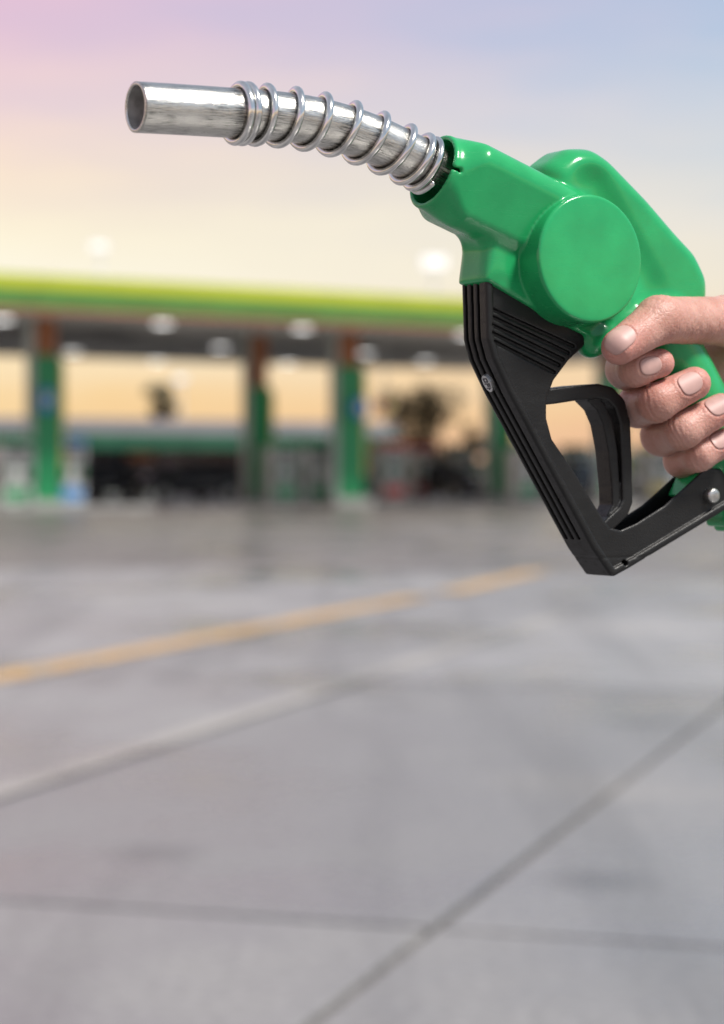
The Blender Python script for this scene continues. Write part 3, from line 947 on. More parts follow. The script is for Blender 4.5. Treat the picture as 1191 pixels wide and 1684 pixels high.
CAML = np.array([(CAM - O3).dot(U) * 1000, (CAM - O3)[2] * 1000, (CAM - O3).dot(NV) * 1000])


class Grid:
    def __init__(self, lo, hi, h):
        self.lo = np.array(lo, float); self.h = h
        n = np.ceil((np.array(hi) - self.lo) / h).astype(int) + 1
        self.n = n
        ax = [(self.lo[i] + h * np.arange(n[i])).astype(np.float32) for i in range(3)]
        self.x = ax[0][:, None, None]; self.y = ax[1][None, :, None]; self.z = ax[2][None, None, :]


def surface_net(F, g):
    n = F.shape
    S = F < 0
    c = [(i, j, k) for i in (0, 1) for j in (0, 1) for k in (0, 1)]
    sl = lambda a, o: a[o[0]:n[0] - 1 + o[0], o[1]:n[1] - 1 + o[1], o[2]:n[2] - 1 + o[2]]
    cnt = np.zeros((n[0] - 1, n[1] - 1, n[2] - 1), np.int8)
    for o in c:
        cnt += sl(S, o)
    act = (cnt > 0) & (cnt < 8)
    idx = np.argwhere(act)
    vid = np.full(act.shape, -1, np.int64)
    vid[act] = np.arange(len(idx))
    vals = {o: F[idx[:, 0] + o[0], idx[:, 1] + o[1], idx[:, 2] + o[2]].astype(np.float64) for o in c}
    acc = np.zeros((len(idx), 3)); num = np.zeros(len(idx))
    for a in c:
        for d in range(3):
            if a[d] == 1:
                continue
            b = list(a); b[d] = 1; b = tuple(b)
            fa, fb = vals[a], vals[b]
            m = (fa < 0) != (fb < 0)
            t = np.where(m, fa / np.where(m, fa - fb, 1), 0)
            pos = np.array(a, float)[None].repeat(len(idx), 0)
            pos[:, d] += t
            acc[m] += pos[m]; num[m] += 1
    V = g.lo + g.h * (idx + acc / num[:, None])
    faces = []
    for d in range(3):
        e, f = [(1, 2), (2, 0), (0, 1)][d]
        sA = [slice(None)] * 3; sB = [slice(None)] * 3
        sA[d] = slice(0, -1); sB[d] = slice(1, None)
        A, B = S[tuple(sA)], S[tuple(sB)]
        q = np.argwhere(A != B)
        ok = (q[:, e] > 0) & (q[:, f] > 0) & (q[:, e] < n[e] - 1) & (q[:, f] < n[f] - 1)
        q = q[ok]
        flip = A[q[:, 0], q[:, 1], q[:, 2]]
        def v(de, df):
            r_ = q.copy(); r_[:, e] += de; r_[:, f] += df
            return vid[r_[:, 0], r_[:, 1], r_[:, 2]]
        quad = np.stack([v(-1, -1), v(0, -1), v(0, 0), v(-1, 0)], 1)
        quad[~flip] = quad[~flip][:, ::-1]
        faces.append(quad)
    return V, np.concatenate(faces)


def net_mesh(name, F, g, attrs=None, smooth=0):
    V, Q = surface_net(F, g)
    E = np.concatenate([Q[:, [0, 1]], Q[:, [1, 2]], Q[:, [2, 3]], Q[:, [3, 0]]])
    for k in range(2 * smooth):
        cn = np.bincount(E[:, 0], minlength=len(V)) + np.bincount(E[:, 1], minlength=len(V))
        A = np.stack([np.bincount(E[:, 0], V[E[:, 1], i], len(V)) + np.bincount(E[:, 1], V[E[:, 0], i], len(V)) for i in range(3)], 1) / np.maximum(cn, 1)[:, None]
        V = V + (A - V) * (0.55 if k % 2 == 0 else -0.50)
    W = to_local(V)
    # (u,v,w)->(u,-w,v) keeps handedness
    me = bpy.data.meshes.new(name)
    me.vertices.add(len(W)); me.vertices.foreach_set('co', W.astype(np.float32).ravel())
    me.loops.add(len(Q) * 4); me.loops.foreach_set('vertex_index', Q.ravel().astype(np.int32))
    me.polygons.add(len(Q)); me.polygons.foreach_set('loop_start', np.arange(0, len(Q) * 4, 4, dtype=np.int32))
    me.polygons.foreach_set('loop_total', np.full(len(Q), 4, np.int32))
    me.polygons.foreach_set('use_smooth', np.ones(len(Q), bool))
    me.update(calc_edges=True)
    me.validate()
    if attrs:
        for k, fn in attrs.items():
            at = me.attributes.new(k, 'FLOAT', 'POINT')
            at.data.foreach_set('value', fn(V).astype(np.float32))
    return me


def smin(a, b, k):
    h = np.clip(0.5 + 0.5 * (b - a) / k, 0, 1)
    return b + (a - b) * h - k * h * (1 - h)


def smax(a, b, k):
    return -smin(-a, -b, k)


def poly2(pts, X, Y):
    """signed distance to a polygon, broadcast over X, Y"""
    pts = np.asarray(pts, float)
    n = len(pts)
    d = None; s = None
    for i in range(n):
        a, b = pts[i], pts[i - 1]
        e = b - a
        wx, wy = X - a[0], Y - a[1]
        t = np.clip((wx * e[0] + wy * e[1]) / e.dot(e), 0, 1)
        dd = (wx - e[0] * t) ** 2 + (wy - e[1] * t) ** 2
        d = dd if d is None else np.minimum(d, dd)
        c1 = Y >= a[1]; c2 = Y < b[1]; c3 = e[0] * wy > e[1] * wx
        fl = (c1 & c2 & c3) | (~c1 & ~c2 & ~c3)
        s = np.where(fl, -1.0, 1.0) * (1.0 if s is None else s)
    return s * np.sqrt(d)


def line2(pts, X, Y):
    d = None
    for a, b in zip(pts[:-1], pts[1:]):
        a = np.asarray(a, float)[:2]; b = np.asarray(b, float)[:2]
        e = b - a
        wx, wy = X - a[0], Y - a[1]
        t = np.clip((wx * e[0] + wy * e[1]) / e.dot(e), 0, 1)
        dd = np.sqrt((wx - e[0] * t) ** 2 + (wy - e[1] * t) ** 2)
        d = dd if d is None else np.minimum(d, dd)
    return d


def stroke2(pts, radii, X, Y):
    d = None
    for (a, ra), (b, rb) in zip(list(zip(pts, radii))[:-1], list(zip(pts, radii))[1:]):
        a = np.asarray(a, float)[:2]; b = np.asarray(b, float)[:2]
        e = b - a
        wx, wy = X - a[0], Y - a[1]
        t = np.clip((wx * e[0] + wy * e[1]) / e.dot(e), 0, 1)
        dd = np.sqrt((wx - e[0] * t) ** 2 + (wy - e[1] * t) ** 2) - (ra + (rb - ra) * t)
        d = dd if d is None else np.minimum(d, dd)
    return d


def extr(d2, Z, z0, z1, r_):
    """rounded extrusion of a 2-D distance between z0 and z1"""
    dz = np.abs(Z - (z0 + z1) / 2) - (z1 - z0) / 2
    a, b = d2 + r_, dz + r_
    return np.minimum(np.maximum(a, b), 0) + np.sqrt(np.maximum(a, 0) ** 2 + np.maximum(b, 0) ** 2) - r_


def cone3(a, b, ra, rb, X, Y, Z):
    a = np.asarray(a, float); b = np.asarray(b, float)
    e = b - a
    wx, wy, wz = X - a[0], Y - a[1], Z - a[2]
    t = np.clip((wx * e[0] + wy * e[1] + wz * e[2]) / e.dot(e), 0, 1).astype(np.float32)
    return np.sqrt((wx - e[0] * t) ** 2 + (wy - e[1] * t) ** 2 + (wz - e[2] * t) ** 2) - (ra + (rb - ra) * t)


def soften(a, n):
    """repeated 3-tap average of a 2-D distance: rounds every corner of its outline"""
    for _ in range(n):
        p = np.pad(a, 1, mode='reflect', reflect_type='odd')
        a = 0.5 * p[1:-1, 1:-1] + 0.125 * (p[:-2, 1:-1] + p[2:, 1:-1] + p[1:-1, :-2] + p[1:-1, 2:])
    return a


nozzle = empty('fuel_nozzle', O3, TH, label='green petrol pump nozzle with ribbed metal spout and black trigger guard held in a hand', cat='fuel nozzle')

# ---- body
HB = 0.75
blo = [L(640, 900, 0)[0] + 8, L(1000, 905, 0)[1], -30]
bhi = [L(1330, 600, 0)[0], L(900, 215, 0)[1], 40]
g = Grid(blo, bhi, HB)
X, Y, Z = g.x, g.y, g.z
A0, A2 = L(711, 281, 0), L(921, 386, 0)
ad = (A2 - A0)[:2]; al = np.hypot(*ad); ad = ad / al
pd = np.array([-ad[1], ad[0]])
s_ = (X - A0[0]) * ad[0] + (Y - A0[1]) * ad[1]
c_ = (X - A0[0]) * pd[0] + (Y - A0[1]) * pd[1]
fr = np.clip((s_ - 1.5) / 15.0, 0, 1)
fr = fr * fr * (3 - 2 * fr)
hs = 19.6 + 2.8 * fr                               # half size grows from the collar to the barrel
rc = 19.6 - 9.0 * fr                               # corner radius: round collar, squarish barrel
ca, sa = math.cos(R(14)), math.sin(R(14))
c1 = c_ * ca + Z * sa; z1 = -c_ * sa + Z * ca
qx = np.abs(c1) - hs + rc; qz = np.abs(z1) - hs + rc
sec = np.minimum(np.maximum(qx, qz), 0) + np.sqrt(np.maximum(qx, 0) ** 2 + np.maximum(qz, 0) ** 2) - rc
barrel = smax(sec, np.abs(s_ - al / 2) - al / 2, 1.6)
poly_main = [L(*p)[:2] for p in ((884, 275), (922, 246), (958, 246), (984, 263), (1046, 327), (1094, 383), (1126, 417), (1146, 460), (1146, 500), (1128, 545),
                                 (1085, 580), (1040, 566), (985, 556), (940, 500), (905, 430), (885, 385))]
pm2 = soften(poly2(poly_main, X[:, :, 0], Y[:, :, 0]), 50)
main = extr(pm2[:, :, None], Z, -15, 14.5, 4.2)
poly_low = [L(*p, 12.6)[:2] for p in ((812, 400), (885, 375), (960, 420), (1000, 558), (975, 556), (925, 531), (880, 507), (830, 478), (800, 460))]
low = extr(poly2(poly_low, X[:, :, 0], Y[:, :, 0])[:, :, None], Z, -13, 12.6, 1.8)
# saddle between ridge and disc: scoop the near upper face
scoop = cone3(L(1000, 305, 27), L(1100, 470, 30), 16, 17.5, X, Y, Z)
main = smax(main, -scoop, 4)
# slanting chamfer round the near edge of the hump
main = smax(main, pm2[:, :, None] * 0.80 + (Z - 14.5) * 0.6 + 4.6, 3.5)
body = smin(smin(main, low, 1.5), barrel, 1.8)
# the post that takes the guard
post2 = [L(*p)[:2] for p in ((768, 372), (800, 360), (835, 385), (832, 440), (818, 470), (776, 461), (777, 410))]
post = extr(soften(poly2(post2, X[:, :, 0], Y[:, :, 0]), 14)[:, :, None], Z, -13.2, 13.2, 6.5)
body = smin(body, post, 4.5)
# swelling below the barrel
sw2 = cone3(L(795, 362, 0), L(850, 400, 0), 11.5, 10, X, Y, Z)
body = smin(body, sw2, 4)
# disc housing
dc = L(974, 425, 30)
rd = np.sqrt((X - dc[0]) ** 2 + (Y - dc[1]) ** 2)
rtap = 32.3 + (30 - Z) * 0.05
disc = extr(rd - rtap, Z, -14, 30 + 0.0, 2.2)
dome = np.sqrt((X - dc[0]) ** 2 + (Y - dc[1]) ** 2 + (Z - (30.6 - 420)) ** 2) - 420
disc = smax(disc, dome, 1.0)
body = smin(body, disc, 0.8)
# boss below the disc
boss = cone3(L(972, 563, 6), L(1040, 525, 8), 8.2, 10, X, Y, Z)
body = smin(body, boss, 2.5)
# grip
G0, G1 = L(1080, 536, 3), L(1226, 800, 2)
grip = cone3(G0, G1, 17.5, 15.0, X, Y, Z)
body = smin(body, grip, 5)
foot2 = [L(*p)[:2] for p in ((1112, 815), (1128, 780), (1190, 745), (1232, 770), (1300, 850), (1262, 895), (1222, 880), (1192, 860), (1160, 838))]
foot = extr(poly2(foot2, X[:, :, 0], Y[:, :, 0])[:, :, None], Z, -8.0, 8.0, 1.5)
body = smin(body, foot, 2)
for a, b in (((1180, 838), (1180, 858)), ((1192, 838), (1193, 866))):
    tab = cone3(L(*a), L(*b), 2.4, 2.2, X, Y, Z)
    tabx = extr(line2([L(*a)[:2], L(*b)[:2]], X[:, :, 0], Y[:, :, 0])[:, :, None] - 2.6, Z, -7, 10, 1.0)
    body = np.minimum(body, tabx)
# bore, and the little notch with a hole at the rim
bore = np.maximum(np.sqrt(c_ ** 2 + Z ** 2) - 16.9, s_ - 30)
body = smax(body, -bore, 0.6)
na = L(749, 271, 17.5)
ns, nc = (na[0] - A0[0]) * ad[0] + (na[1] - A0[1]) * ad[1], (na[0] - A0[0]) * pd[0] + (na[1] - A0[1]) * pd[1]
notch = np.maximum(np.abs(c_ + 0.5) - 0.8, np.maximum(s_ - 3.6, 10 - Z))
nh = np.maximum(np.sqrt((c_ + 0.5) ** 2 + (s_ - 3.9) ** 2) - 1.25, 10 - Z)
body = smax(body, -np.minimum(notch, nh), 0.4)
bm_ = net_mesh('body', body.astype(np.float32), g, smooth=6)
obj('body', bm_, M['green_plastic'], nozzle, label='glossy green moulded cover')
del body, main, disc, barrel, sec, dome, rd

# ---- spout
cpx = [(222, 176), (300, 180.5), (395, 186.5), (440, 189.5), (490, 195), (540, 205), (585, 218.5), (625, 234), (665, 253), (700, 271), (730, 287), (765, 304)]
cpt = [Vector(to_local(L(x, y, 0)).tolist()) for x, y in cpx]


def spline(P, n):
    outp = []
    m = len(P)
    for i in range(m - 1):
        p0, p1, p2, p3 = P[max(i - 1, 0)], P[i], P[i + 1], P[min(i + 2, m - 1)]
        for k in range(n):
            t = k / n
            outp.append(0.5 * ((2 * p1) + (p2 - p0) * t + (2 * p0 - 5 * p1 + 4 * p2 - p3) * t * t + (3 * p1 - p0 - 3 * p2 + p3) * t ** 3))
    outp.append(P[-1])
    return outp


cline = spline(cpt, 30)
arc = [0.0]
for a, b in zip(cline[:-1], cline[1:]):
    arc.append(arc[-1] + (b - a).length)
arc = np.array(arc)
SR, SI = 0.0117, 0.0098
TAN = []
for i in range(len(cline)):
    TAN.append((cline[min(i + 1, len(cline) - 1)] - cline[max(i - 1, 0)]).normalized())
# rings: outer from far end to mouth, rim, then inner back
rings = []
for i in range(len(cline) - 1, 0, -1):
    rings.append((i, cline[i], SR))
e0 = cline[0]; t0 = TAN[0]
rings += [(0, e0 + t0 * 0.0008, SR), (0, e0 + t0 * 0.0002, SR - 0.0003), (0, e0, SR - 0.0007), (0, e0, SI + 0.0005), (0, e0 + t0 * 0.0004, SI + 0.0001), (0, e0 + t0 * 0.001, SI)]
for i in range(10, 115, 8):
    rings.append((i, cline[i], SI))
NS = 72
vs_, fs_, uvv = [], [], []
bn = Vector((0, 1, 0))
for (i, p, r_) in rings:
    T_ = TAN[i]
    b_ = (bn - T_ * bn.dot(T_)).normalized()
    nn = b_.cross(T_)
    for k in range(NS):
        a = 2 * math.pi * k / NS
        vs_.append(p + (b_ * math.cos(a) + nn * math.sin(a)) * r_)
        uvv.append((arc[i] * 10, k / NS))
for i in range(len(rings) - 1):
    for k in range(NS):
        a, b = i * NS + k, i * NS + (k + 1) % NS
        fs_.append((a, b, b + NS, a + NS))
# ---- spring
tops = [382, 393, 405, 437, 485, 533, 583, 629, 673, 702, 713, 724]
xs = np.array([0.0] * len(cline))
# arc position of each coil from the pixel of its top
topx = []
for i in range(len(cline)):
    nn = Vector((0, 1, 0)).cross(TAN[i]); nn = nn if nn.z > 0 else -nn
    q = cline[i] + nn * (SR + 0.0016)
    wq = O3 + q.x * U - q.y * NV + np.array([0, 0, q.z])
    topx.append(595.5 + FPX * wq[0] / wq[1])
sa_ = np.interp(tops, topx, arc)
WR = 0.00185
hp = []
turns = len(tops) - 1
for k in range(12, turns * 40 - 14):
    t = k / 40
    s = float(np.interp(t, np.arange(len(tops)), sa_)) + min(t, 0.0) * 0.0034
    i = int(np.clip(np.searchsorted(arc, s) - 1, 0, len(arc) - 2))
    f = (s - arc[i]) / (arc[i + 1] - arc[i])
    p = cline[i].lerp(cline[i + 1], f)
    T_ = TAN[i].lerp(TAN[i + 1], f).normalized()
    b_ = (bn - T_ * bn.dot(T_)).normalized(); nn = b_.cross(T_)
    nn_up = nn if nn.z > 0 else -nn
    a = 2 * math.pi * t
    hp.append(p + (nn_up * math.cos(a) + b_ * math.sin(a)) * (SR + WR - 0.0001))
v2, f2 = sweep(hp, [WR] * len(hp), 12)
m = MB().add(v2, f2 + [tuple(range(11, -1, -1)), tuple(len(v2) - 12 + k for k in range(12))])
m.build('spring', M['spring'], nozzle, smooth=True, label='shiny coiled wire wound round the spout')

me = bpy.data.meshes.new('spout')
me.from_pydata([tuple(v) for v in vs_], [], fs_)
gat = me.attributes.new('coil_shade', 'FLOAT', 'POINT')  # painted contact shading: darkens the tube next to each coil
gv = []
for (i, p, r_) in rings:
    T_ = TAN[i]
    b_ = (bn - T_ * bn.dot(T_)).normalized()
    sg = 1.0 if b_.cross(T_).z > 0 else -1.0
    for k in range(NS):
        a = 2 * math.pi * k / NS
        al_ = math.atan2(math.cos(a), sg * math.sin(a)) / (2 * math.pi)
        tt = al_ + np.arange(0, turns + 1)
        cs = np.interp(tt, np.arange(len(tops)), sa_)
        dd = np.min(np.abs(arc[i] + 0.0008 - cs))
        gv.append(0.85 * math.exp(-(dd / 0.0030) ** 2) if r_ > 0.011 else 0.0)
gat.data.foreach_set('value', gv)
uvl = me.uv_layers.new(name='sweep')
for lp in me.loops:
    uvl.data[lp.index].uv = uvv[lp.vertex_index]
me.polygons.foreach_set('use_smooth', [True] * len(me.polygons))
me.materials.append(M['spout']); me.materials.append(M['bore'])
nin = (len(cline) - 1 + 5) * NS
me.polygons.foreach_set('material_index', [1 if k >= nin else 0 for k in range(len(me.polygons))])
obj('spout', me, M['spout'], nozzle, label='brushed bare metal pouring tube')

# ---- guard
WN, WF = 11.5, -11.5
out_px = [(800, 451), (803, 556), (812, 590), (838, 646), (976, 903), (1006, 947), (1012, 948), (1034, 936), (1196, 838), (1230, 815), (1196, 772), (1166, 768)]
in_px = [(1150, 783), (1096, 832), (1050, 861), (1025, 872), (1008, 868), (995, 852), (950, 778), (912, 722), (903, 688), (903, 657), (915, 625), (940, 592), (972, 562), (958, 530), (900, 480), (840, 451)]
gp = [L(x, y, WN)[:2] for x, y in out_px + in_px]
gl = np.array(gp)
HG = 0.5
g = Grid([gl[:, 0].min() - 4, gl[:, 1].min() - 4, -14], [gl[:, 0].max() + 3, gl[:, 1].max() + 3, 14], HG)
X2, Y2 = g.x[:, :, 0], g.y[:, :, 0]
Z = g.z
d2 = poly2(gp, X2, Y2)
guard = extr(d2[:, :, None], Z, WF, WN, 1.6)
outer_line = [L(x, y, WN)[:2] for x, y in out_px[:10]]
front_line = [L(x, y, WN)[:2] for x, y in [(800, 430), (803, 556), (812, 590), (838, 646), (972, 896)]]
dfl = line2(front_line, X2, Y2)
# three grooves along the front face
end2 = L(958, 888, WN)
for wz in (-7.6, -2.1, 3.4):
    gro = np.maximum(dfl[:, :, None] - 2.8, np.abs(Z - wz) - 1.15)
    gro = np.maximum(gro, (end2[1] - g.y) + 0 * Z)
    guard = smax(guard, -gro, 0.5)
# side panels stand back behind a rounded border
dol = line2(outer_line, X2, Y2)
rec = np.maximum(4.2 - dol, d2)[:, :, None]
guard = smax(guard, -np.maximum(rec, (WN - 1.7) - Z), 1.3)
guard = smax(guard, -np.maximum(rec, Z - (WF + 1.7)), 1.3)
# slots in the side panel
st = [(815, 509), (814, 521), (813, 534), (813, 547), (816, 561)]
en = [(947, 569), (939, 580), (931, 591), (924, 600), (916, 612)]
slots = None
for a, b in zip(st, en):
    dd = line2([L(*a, WN)[:2], L(*b, WN)[:2]], X2, Y2) - 0.95
    slots = dd if slots is None else np.minimum(slots, dd)
guard = smax(guard, -np.maximum(slots[:, :, None], (WN - 3.8) - Z), 0.4)
# hollow channel in the lower arm
hol = [L(x, y, 0)[:2] for x, y in ((995, 885), (1002, 905), (1016, 912), (1060, 888), (1230, 785), (1230, 700), (1120, 740), (1010, 840))]
hd2 = poly2(hol, X2, Y2)
guard = smax(guard, -np.maximum(hd2[:, :, None], np.abs(Z) - 8.6), 0.5)
# small hole near the corner
hc = L(1030, 926, WN)
guard = smax(guard, -np.maximum(np.sqrt((X2 - hc[0]) ** 2 + (Y2 - hc[1]) ** 2)[:, :, None] - 1.45, 6 - Z), 0.4)
# moulding line across the end block
e1, e2 = L(940, 905, 0), L(985, 905, 0)
guard = guard + 0.25 * np.exp(-((g.y - L(950, 917, 0)[1]) / 0.5) ** 2)
obj('trigger_guard', net_mesh('trigger_guard', guard.astype(np.float32), g, smooth=4), M['black_plastic'], nozzle, label='black ribbed plastic guard frame')
del guard

# ---- lever
lv = [(880, 655), (915, 651), (950, 646), (985, 643), (1005, 648), (1020, 664), (1029, 695), (1032, 760), (1033, 825), (1026, 842), (1005, 862), (985, 884)]
lr = [4.0, 4.0, 3.9, 3.8, 3.8, 3.7, 3.5, 3.3, 3.3, 3.5, 3.6, 3.6]
WL = 7.5
lp = [L(x, y, WL)[:2] for x, y in lv]
la_ = np.array(lp)
g = Grid([la_[:, 0].min() - 8, la_[:, 1].min() - 7, -10], [la_[:, 0].max() + 8, la_[:, 1].max() + 7, 10], HG)
X2, Y2 = g.x[:, :, 0], g.y[:, :, 0]
d2 = stroke2(lp, lr, X2, Y2)
lever = extr(d2[:, :, None], g.z, -WL, WL, 0.9)
# inner web: narrower, set towards the opening
ip = [L(x, y, WL)[:2] for x, y in ((975, 655), (992, 668), (1004, 695), (1012, 740), (1017, 800), (1018, 832), (1008, 850))]
d3 = stroke2(ip, [2.0, 3.0, 3.2, 3.0, 2.6, 2.6, 2.2], X2, Y2)
lever = smin(lever, extr(d3[:, :, None], g.z, -6.3, 6.0, 0.8), 0.6)
mk = L(1010, 815, 0)
obj('trigger_lever', net_mesh('trigger_lever', lever.astype(np.float32), g, smooth=4), M['black_plastic'], nozzle, label='black curved trigger lever')
del lever

# ---- rivet, badge, swivel
rv = to_local(L(1168, 815, WN - 1.5))
MB().lathe([(0.0004, -0.0042), (0.0030, -0.0041), (0.0037, -0.0036), (0.0040, -0.0026), (0.0040, 0.004)], rv, axis='y', n=32).build('rivet', M['rivet_metal'], nozzle, smooth=True, label='round worn steel rivet')
# badge: an oval plate seated in the middle groove of the front face
bc = L(826, 629, WN); bd = L(838, 646, WN) - L(812, 590, WN); bd = bd[:2] / np.hypot(*bd[:2])
bnorm = np.array([bd[1], -bd[0]]); bnorm = bnorm if bnorm[0] < 0 else -bnorm
wc = -1.2


def badge_pt(a, b, h):
    """a along the strip, b across (w), h out of the front face, mm"""
    q = np.array([bc[0], bc[1], wc]) + np.array([bd[0], bd[1], 0]) * a + np.array([0, 0, 1]) * b + np.array([bnorm[0], bnorm[1], 0]) * h
    return tuple(to_local(q))


def badge_oval(ra, rb, h0, h1, n=32, twist=0.0):
    vs2 = [badge_pt(ra * math.cos(2 * math.pi * k / n), rb * math.sin(2 * math.pi * k / n), h0) for k in range(n)]
    vs2 += [badge_pt(ra * 0.94 * math.cos(2 * math.pi * k / n), rb * 0.92 * math.sin(2 * math.pi * k / n), h1) for k in range(n)]
    f2 = [(k, (k + 1) % n, n + (k + 1) % n, n + k) for k in range(n)] + [tuple(range(n, 2 * n)), tuple(range(n - 1, -1, -1))]
    return vs2, f2


bz = MB().add(*badge_oval(5.0, 3.6, -1.5, 0.55)).build('maker_badge', M['badge_metal'], nozzle, label='small oval metal emblem plate')
m = MB()
for k, (a0, a1, b0, b1) in enumerate(((-3.2, -2.6, -1.6, 1.6), (-2.6, -1.4, 1.1, 1.6), (-2.6, -1.4, -1.6, -1.1), (-1.4, -0.8, -1.6, 1.6), (-0.3, 0.3, -1.9, 1.9), (0.3, 1.2, 1.3, 1.9),
                                      (0.3, 1.2, -0.3, 0.3), (1.2, 1.7, -0.3, 1.9), (2.2, 2.7, -1.7, 1.7), (2.7, 3.5, -0.3, 0.3))):
    P8 = [badge_pt(a, b, h) for h in (0.5, 0.85) for a, b in ((a0, b0), (a1, b0), (a1, b1), (a0, b1))]
    m.add(P8, [(3, 2, 1, 0), (4, 5, 6, 7), (0, 1, 5, 4), (1, 2, 6, 5), (2, 3, 7, 6), (3, 0, 4, 7)])
m.build('raised_lettering', M['frame'], bz)

s0, s1 = Vector(to_local(L(1262, 862, 0)).tolist()), Vector(to_local(L(1330, 930, 0)).tolist())
v2, f2 = sweep([s0, s0.lerp(s1, 0.3), s0.lerp(s1, 0.35), s0.lerp(s1, 0.8), s1], [0.012, 0.012, 0.015, 0.015, 0.011], 24)
MB().add(v2, f2 + [tuple(range(23, -1, -1)), tuple(len(v2) - 24 + k for k in range(24))]).build('hose_swivel', M['steel'], nozzle, smooth=True)
# hose from the swivel down to the ground, outside the frame
sw_world = Vector((O3 + s1.x * U - s1.y * NV + np.array([0, 0, s1.z])).tolist())
hp_ = [sw_world + Vector((-0.004, 0, 0.004)), sw_world + Vector((0.05, 0.03, -0.06)), sw_world + Vector((0.12, 0.08, -0.3)), sw_world + Vector((0.2, 0.15, -0.7)),
       Vector((sw_world.x + 0.35, 1.5, 0.10)), Vector((sw_world.x + 0.7, 1.7, 0.022)), Vector((sw_world.x + 1.5, 2.0, 0.022)), Vector((sw_world.x + 2.6, 2.0, 0.022))]
hpts = spline(hp_, 14)
v2, f2 = sweep(hpts, [0.0115] * len(hpts), 16)
MB().add(v2, f2 + [tuple(range(15, -1, -1)), tuple(len(v2) - 16 + k for k in range(16))]).build('fuel_hose', M['rubber'], None, smooth=True, label='black rubber fuel hose hanging from the green nozzle to the ground', cat='hose')

# ------------------------------------------------------------------ hand
# each finger: (knuckle, middle joint, end joint, tip) as pixel + w offset, with radii in mm
FING = {
    'index': ([(1092, 592, -30), (1030, 607, -2), (1046, 606, 20), (1085, 597, 24)], [11.5, 10.3, 9.2, 7.6]),
    'middle': ([(1112, 640, -32), (1050, 668, -3), (1080, 662, 21), (1142, 630, 25)], [12, 10.9, 10.0, 8.6]),
    'ring': ([(1138, 690, -32), (1088, 716, -3), (1122, 708, 20), (1186, 673, 24)], [11.5, 10.6, 9.7, 8.4]),
    'little': ([(1160, 735, -29), (1121, 756, -3), (1150, 748, 17), (1198, 725, 21)], [10.5, 9.2, 8.4, 7.4]),
}
THUMB = ([(1300, 560, -8), (1196, 528, 8), (1084, 526, 28), (1018, 571, 33)], [18, 13.2, 12.0, 9.0])
HH = 0.6
g = Grid([L(975, 575, 44)[0] - 6, L(1100, 815, 0)[1], -52], [L(1450, 600, 0)[0], L(1100, 470, 0)[1] + 2, 50], HH)
X, Y, Z = g.x, g.y, g.z


def chain(P, rr, X, Y, Z, k=3.5):
    d = None
    for i in range(len(P) - 1):
        c = cone3(L(*P[i]), L(*P[i + 1]), rr[i], rr[i + 1], X, Y, Z)
        d = c if d is None else smin(d, c, k)
    return d


hand = None
for nm, (P, rr) in FING.items():
    d = chain(P, rr, X, Y, Z)
    hand = d if hand is None else smin(hand, d, 1.0)
WR0, WR1 = L(1370, 635, -20), L(1620, 680, -20)
palm = None
for nm, (P, rr) in FING.items():
    c = cone3(L(*P[0]), WR0, 14, 21, X, Y, Z)
    palm = c if palm is None else smin(palm, c, 8)
heel = cone3(L(1230, 735, -22), WR0, 15, 22, X, Y, Z)
palm = smin(palm, heel, 10)
palm = smin(palm, cone3(WR0, WR1, 25, 27, X, Y, Z), 12)
th = chain(THUMB[0], THUMB[1], X, Y, Z, 4.0)
th = smin(th, cone3(L(1290, 570, -8), WR0, 18, 22, X, Y, Z), 10)
web = cone3(L(1225, 555, 0), L(1160, 590, -26), 11, 11, X, Y, Z)
hand = smin(hand, palm, 6)
hand = smin(hand, web, 8)
hand = smin(hand, th, 1.4)

# nails
NAILS = {
    'thumb': (THUMB[0][2], THUMB[0][3], (1021, 552), 8.2, 6.4, (THUMB[0], THUMB[1])),
    'index': (FING['index'][0][2], FING['index'][0][3], (1071, 601), 6.4, 4.6, FING['index']),
    'middle': (FING['middle'][0][2], FING['middle'][0][3], (1136, 629), 6.8, 5.7, FING['middle']),
    'ring': (FING['ring'][0][2], FING['ring'][0][3], (1181, 664), 6.8, 5.6, FING['ring']),
    'little': (FING['little'][0][2], FING['little'][0][3], (1186, 722), 5.8, 4.7, FING['little']),
}
nail_info = []
for nm, (a, b, cpix, la2, lb2, (P, rr)) in NAILS.items():
    # march the camera ray onto the finger
    tgt = L(*cpix, 40.0)
    dr = tgt - CAML; dr = dr / np.linalg.norm(dr)
    p = tgt - dr * 20
    for _ in range(60):
        dd = float(chain(P, rr, np.float64(p[0]), np.float64(p[1]), np.float64(p[2])))
        p = p + dr * dd * 0.8
    e = 0.2
    nrm = np.array([float(chain(P, rr, *(p + np.eye(3)[i] * e))) - float(chain(P, rr, *(p - np.eye(3)[i] * e))) for i in range(3)])
    nrm /= np.linalg.norm(nrm)
    ax = L(*b) - L(*a); ax = ax - nrm * ax.dot(nrm); ax /= np.linalg.norm(ax)
    sd_ = np.cross(ax, nrm)
    nail_info.append((nm, p, ax, sd_, nrm, la2, lb2, P, rr))


def foot_fn(p, ax, sd_, nrm, la2, lb2, X, Y, Z):
    a = (X - p[0]) * ax[0] + (Y - p[1]) * ax[1] + (Z - p[2]) * ax[2]
    b = (X - p[0]) * sd_[0] + (Y - p[1]) * sd_[1] + (Z - p[2]) * sd_[2]
    c = (X - p[0]) * nrm[0] + (Y - p[1]) * nrm[1] + (Z - p[2]) * nrm[2]
    f = (np.abs(a / la2) ** 2.7 + np.abs(b / lb2) ** 2.7) ** (1 / 2.7)
    return f, c, a, b


